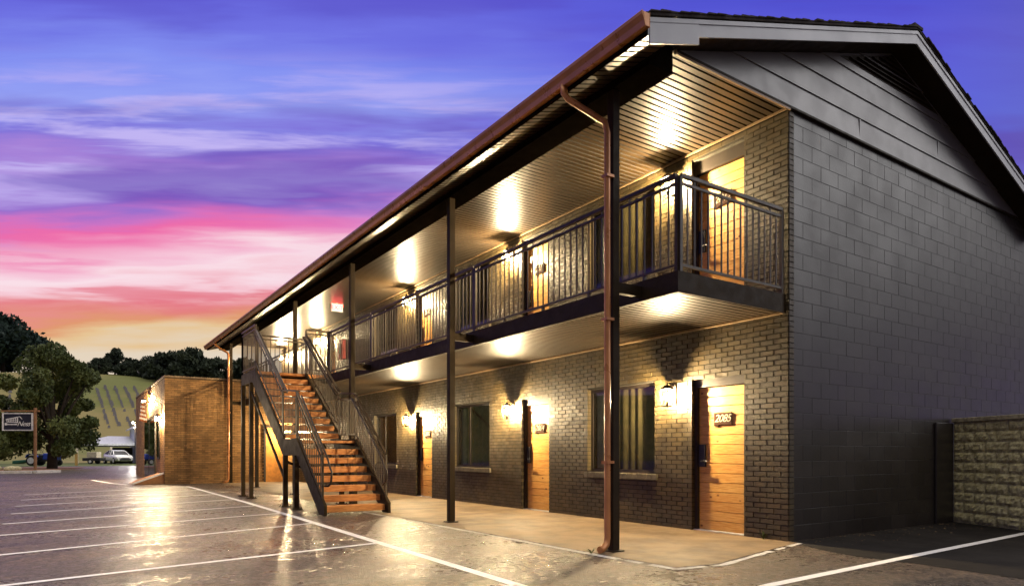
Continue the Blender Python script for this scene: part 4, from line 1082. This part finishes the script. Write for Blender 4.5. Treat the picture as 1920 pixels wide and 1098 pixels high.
# cars
def make_car(loc, rz, lab, sc_=1.0):
    root = empty('parked_car', loc, lab, 'car', None, rz); root.scale = (sc_,) * 3
    secs = [(-2.15, .45, .80, .74), (-2.05, .30, .98, .84), (-1.5, .26, 1.02, .90), (-.6, .25, .98, .91), (.6, .25, .96, .91), (1.3, .25, .93, .90), (1.9, .28, .84, .84), (2.12, .34, .66, .72)]
    b = MB(); ring = []
    for (x, zb, zt, hw) in secs:
        ring.append([(x, -hw * .92, zb), (x, -hw, zb + .15), (x, -hw, zb + (zt - zb) * .6), (x, -hw * .93, zt), (x, 0, zt + .03), (x, hw * .93, zt), (x, hw, zb + (zt - zb) * .6), (x, hw, zb + .15), (x, hw * .92, zb)])
    i0 = len(b.v)
    for r_ in ring: b.v += r_
    for k in range(len(ring) - 1):
        for j in range(9):
            b.f.append((i0 + k * 9 + j, i0 + k * 9 + (j + 1) % 9, i0 + (k + 1) * 9 + (j + 1) % 9, i0 + (k + 1) * 9 + j)); b.mi.append(0); b.sm.append(True)
    b.f.append(tuple(i0 + j for j in range(9))); b.mi.append(0); b.sm.append(False); e = i0 + 9 * (len(ring) - 1); b.f.append(tuple(e + j for j in range(9))); b.mi.append(0); b.sm.append(False)
    body = b.build('body', 'car_white', root)
    b = MB(); lo = [(-1.9, .78, .98), (-1.0, .80, 1.0), (.2, .80, .98), (1.05, .76, .96)]; hi = [(-1.25, .60, 1.36), (-.8, .62, 1.44), (.05, .62, 1.43), (.35, .60, 1.36)]
    for k in range(3):
        for s_ in (-1, 1): b.face([(lo[k][0], s_ * lo[k][1], lo[k][2]), (lo[k + 1][0], s_ * lo[k + 1][1], lo[k + 1][2]), (hi[k + 1][0], s_ * hi[k + 1][1], hi[k + 1][2]), (hi[k][0], s_ * hi[k][1], hi[k][2])], 0)
    for L, U in ((lo[0], hi[0]), (lo[3], hi[3])): b.face([(L[0], -L[1], L[2]), (L[0], L[1], L[2]), (U[0], U[1], U[2]), (U[0], -U[1], U[2])], 0)
    b.build('windows', 'car_dark', root)
    b = MB()
    for k in range(3): b.hexa([(hi[k][0], -hi[k][1], hi[k][2]), (hi[k + 1][0], -hi[k + 1][1], hi[k + 1][2]), (hi[k + 1][0], hi[k + 1][1], hi[k + 1][2]), (hi[k][0], hi[k][1], hi[k][2])] + [(hi[k][0], -hi[k][1] * .96, hi[k][2] + .035), (hi[k + 1][0], -hi[k + 1][1] * .96, hi[k + 1][2] + .035), (hi[k + 1][0], hi[k + 1][1] * .96, hi[k + 1][2] + .035), (hi[k][0], hi[k][1] * .96, hi[k][2] + .035)])
    for s_ in (-1, 1):
        for k in (0, 2, 3): b.bar((lo[k][0], s_ * lo[k][1], lo[k][2]), (hi[k][0], s_ * hi[k][1], hi[k][2]), .07, .05)
        b.bar((-.35, s_ * .80, .98), (-.4, s_ * .62, 1.44), .06, .05)
    b.build('roof', 'car_white', root)
    for x in (-1.35, 1.35):
        for s_ in (-1, 1):
            b = MB(); b.tube([(x, s_ * .70, .33), (x, s_ * .90, .33), (x, s_ * .925, .33)], [.33, .33, .29], 18); o = b.build('wheel', 'tire', root)
            b = MB(); b.tube([(x, s_ * .90, .33), (x, s_ * .932, .33)], .21, 12); b.build('rim', 'rim', o)
    for s_ in (-1, 1):
        b = MB(); b.prism([(1.86, .62), (2.10, .56), (2.09, .68), (1.80, .78)], 'y', s_ * .52, s_ * .80); b.build('headlight', 'rim', root)
    b = MB(); b.box((2.02, -.55, .36), (2.155, .55, .52)); b.box((2.05, -.4, .55), (2.15, .4, .62)); b.build('grille', 'car_dark', root)
    return root
make_car((-2.75, 78.0, .0), -1.30, 'white hatchback parked under the pale carport roof', .98)
make_car((6.6, 166.5, hz(6.6, 166.5)), -.5, 'tiny white car on the hilltop beside the dark trees', 1.05)

# carport beside the white house
cp = empty('carport', (-3.5, 82, 0), 'low open carport with pale metal roof on posts', 'carport')
b = MB(); b.hexa([(-3.2, -2.6, 1.95), (3.4, -2.6, 1.95), (3.4, 4.0, 3.0), (-3.2 + 3.4, 4.0, 3.0), (-3.2, -2.6, 2.12), (3.4, -2.6, 2.12), (3.4, 4.0, 3.1), (-3.2 + 3.4, 4.0, 3.1)])
b.build('roof', 'metal_roof', cp)
b = MB(); b.box((-3.0, -2.55, 1.80), (3.3, -2.4, 1.95)); b.build('beam', 'car_dark', cp)
for x in (-2.9, .2, 3.2):
    b = MB(); b.box((x - .1, -2.55, 0), (x + .1, -2.35, 1.8)); b.build('post', 'cream_paint', cp)
b = MB(); b.box((.4, 1.2, 0), (3.3, 1.3, 1.75)); b.build('rear_wall', 'room', cp)
ub = empty('utility_trailer', (-5.0, 75.5, 0), 'small dark utility trailer with a cream box left of the white car', 'trailer', None, -.6)
b = MB(); b.box((-.9, -.5, .32), (.9, .5, .62)); b.bar((.9, 0, .4), (1.6, 0, .35), .08, .08); b.build('bed', 'car_dark', ub, bevel=.02)
b = MB(); b.box((-.5, -.4, .62), (.5, .4, 1.22)); b.build('box', 'cream_paint', ub, bevel=.03)
for s_ in (-1, 1):
    b = MB(); b.tube([(0, s_ * .50, .26), (0, s_ * .66, .26)], .26, 14); o = b.build('wheel', 'tire', ub)
    b = MB(); b.tube([(0, s_ * .655, .26), (0, s_ * .672, .26)], .14, 10); b.build('rim', 'rim', o)

# white house behind the office
wh = empty('white_house', (2.6, 77, 0), 'white gabled house with green trim partly hidden by the office', 'house')
b = MB(); b.prism([(-3.6, 0), (3.6, 0), (3.6, 3.9), (0, 6.2), (-3.6, 3.9)], 'y', 0, 10); b.build('wall', 'white_siding', wh)
b = MB(); b.hexa([(-4.0, -.4, 3.72), (0, -.4, 6.28), (0, 10.3, 6.28), (-4.0, 10.3, 3.72), (-4.0, -.4, 3.86), (0, -.4, 6.42), (0, 10.3, 6.42), (-4.0, 10.3, 3.86)]); b.hexa([(0, -.4, 6.28), (4.0, -.4, 3.72), (4.0, 10.3, 3.72), (0, 10.3, 6.28), (0, -.4, 6.42), (4.0, -.4, 3.86), (4.0, 10.3, 3.86), (0, 10.3, 6.42)]); b.build('roof', 'metal_roof', wh)
b = MB()
for x in (-3.5, -2.2, -1.0): b.box((x - .09, -1.3, 0), (x + .09, -1.1, 2.9))
b.box((-3.7, -1.4, 2.9), (0, -.012, 3.1)); b.build('porch', 'white_paint', wh)
b = MB(); b.box((-3.2, -.03, .1), (-2.4, -.002, 2.2)); b.build('door', 'green_trim', wh)
for x in (-1.6, .6):
    b = MB(); b.box((x - .45, -.04, 1.0), (x + .45, -.003, 2.3)); o = b.build('window', 'white_paint', wh)
    b = MB(); b.box((x - .37, -.05, 1.08), (x + .37, -.041, 2.22)); b.build('pane', 'car_dark', o)
hl_ = empty('house_floodlight', (-1.35, 75.2, 4.4), 'bright floodlight on a pole before the white house', 'floodlight')
b = MB(); b.tube([(0, 0, -4.4), (0, 0, .1)], .05, 8); b.build('pole', 'dark_metal', hl_)
b = MB(); b.box((-.35, -.2, -.02), (.05, .2, .1)); b.build('lamp_housing', 'dark_metal', hl_)
b = MB(); b.sphere((-.2, -.05, -.1), .09, 0, 10, 7); b.build('bulb', 'bulb_far', hl_)

bpy.context.view_layer.update()
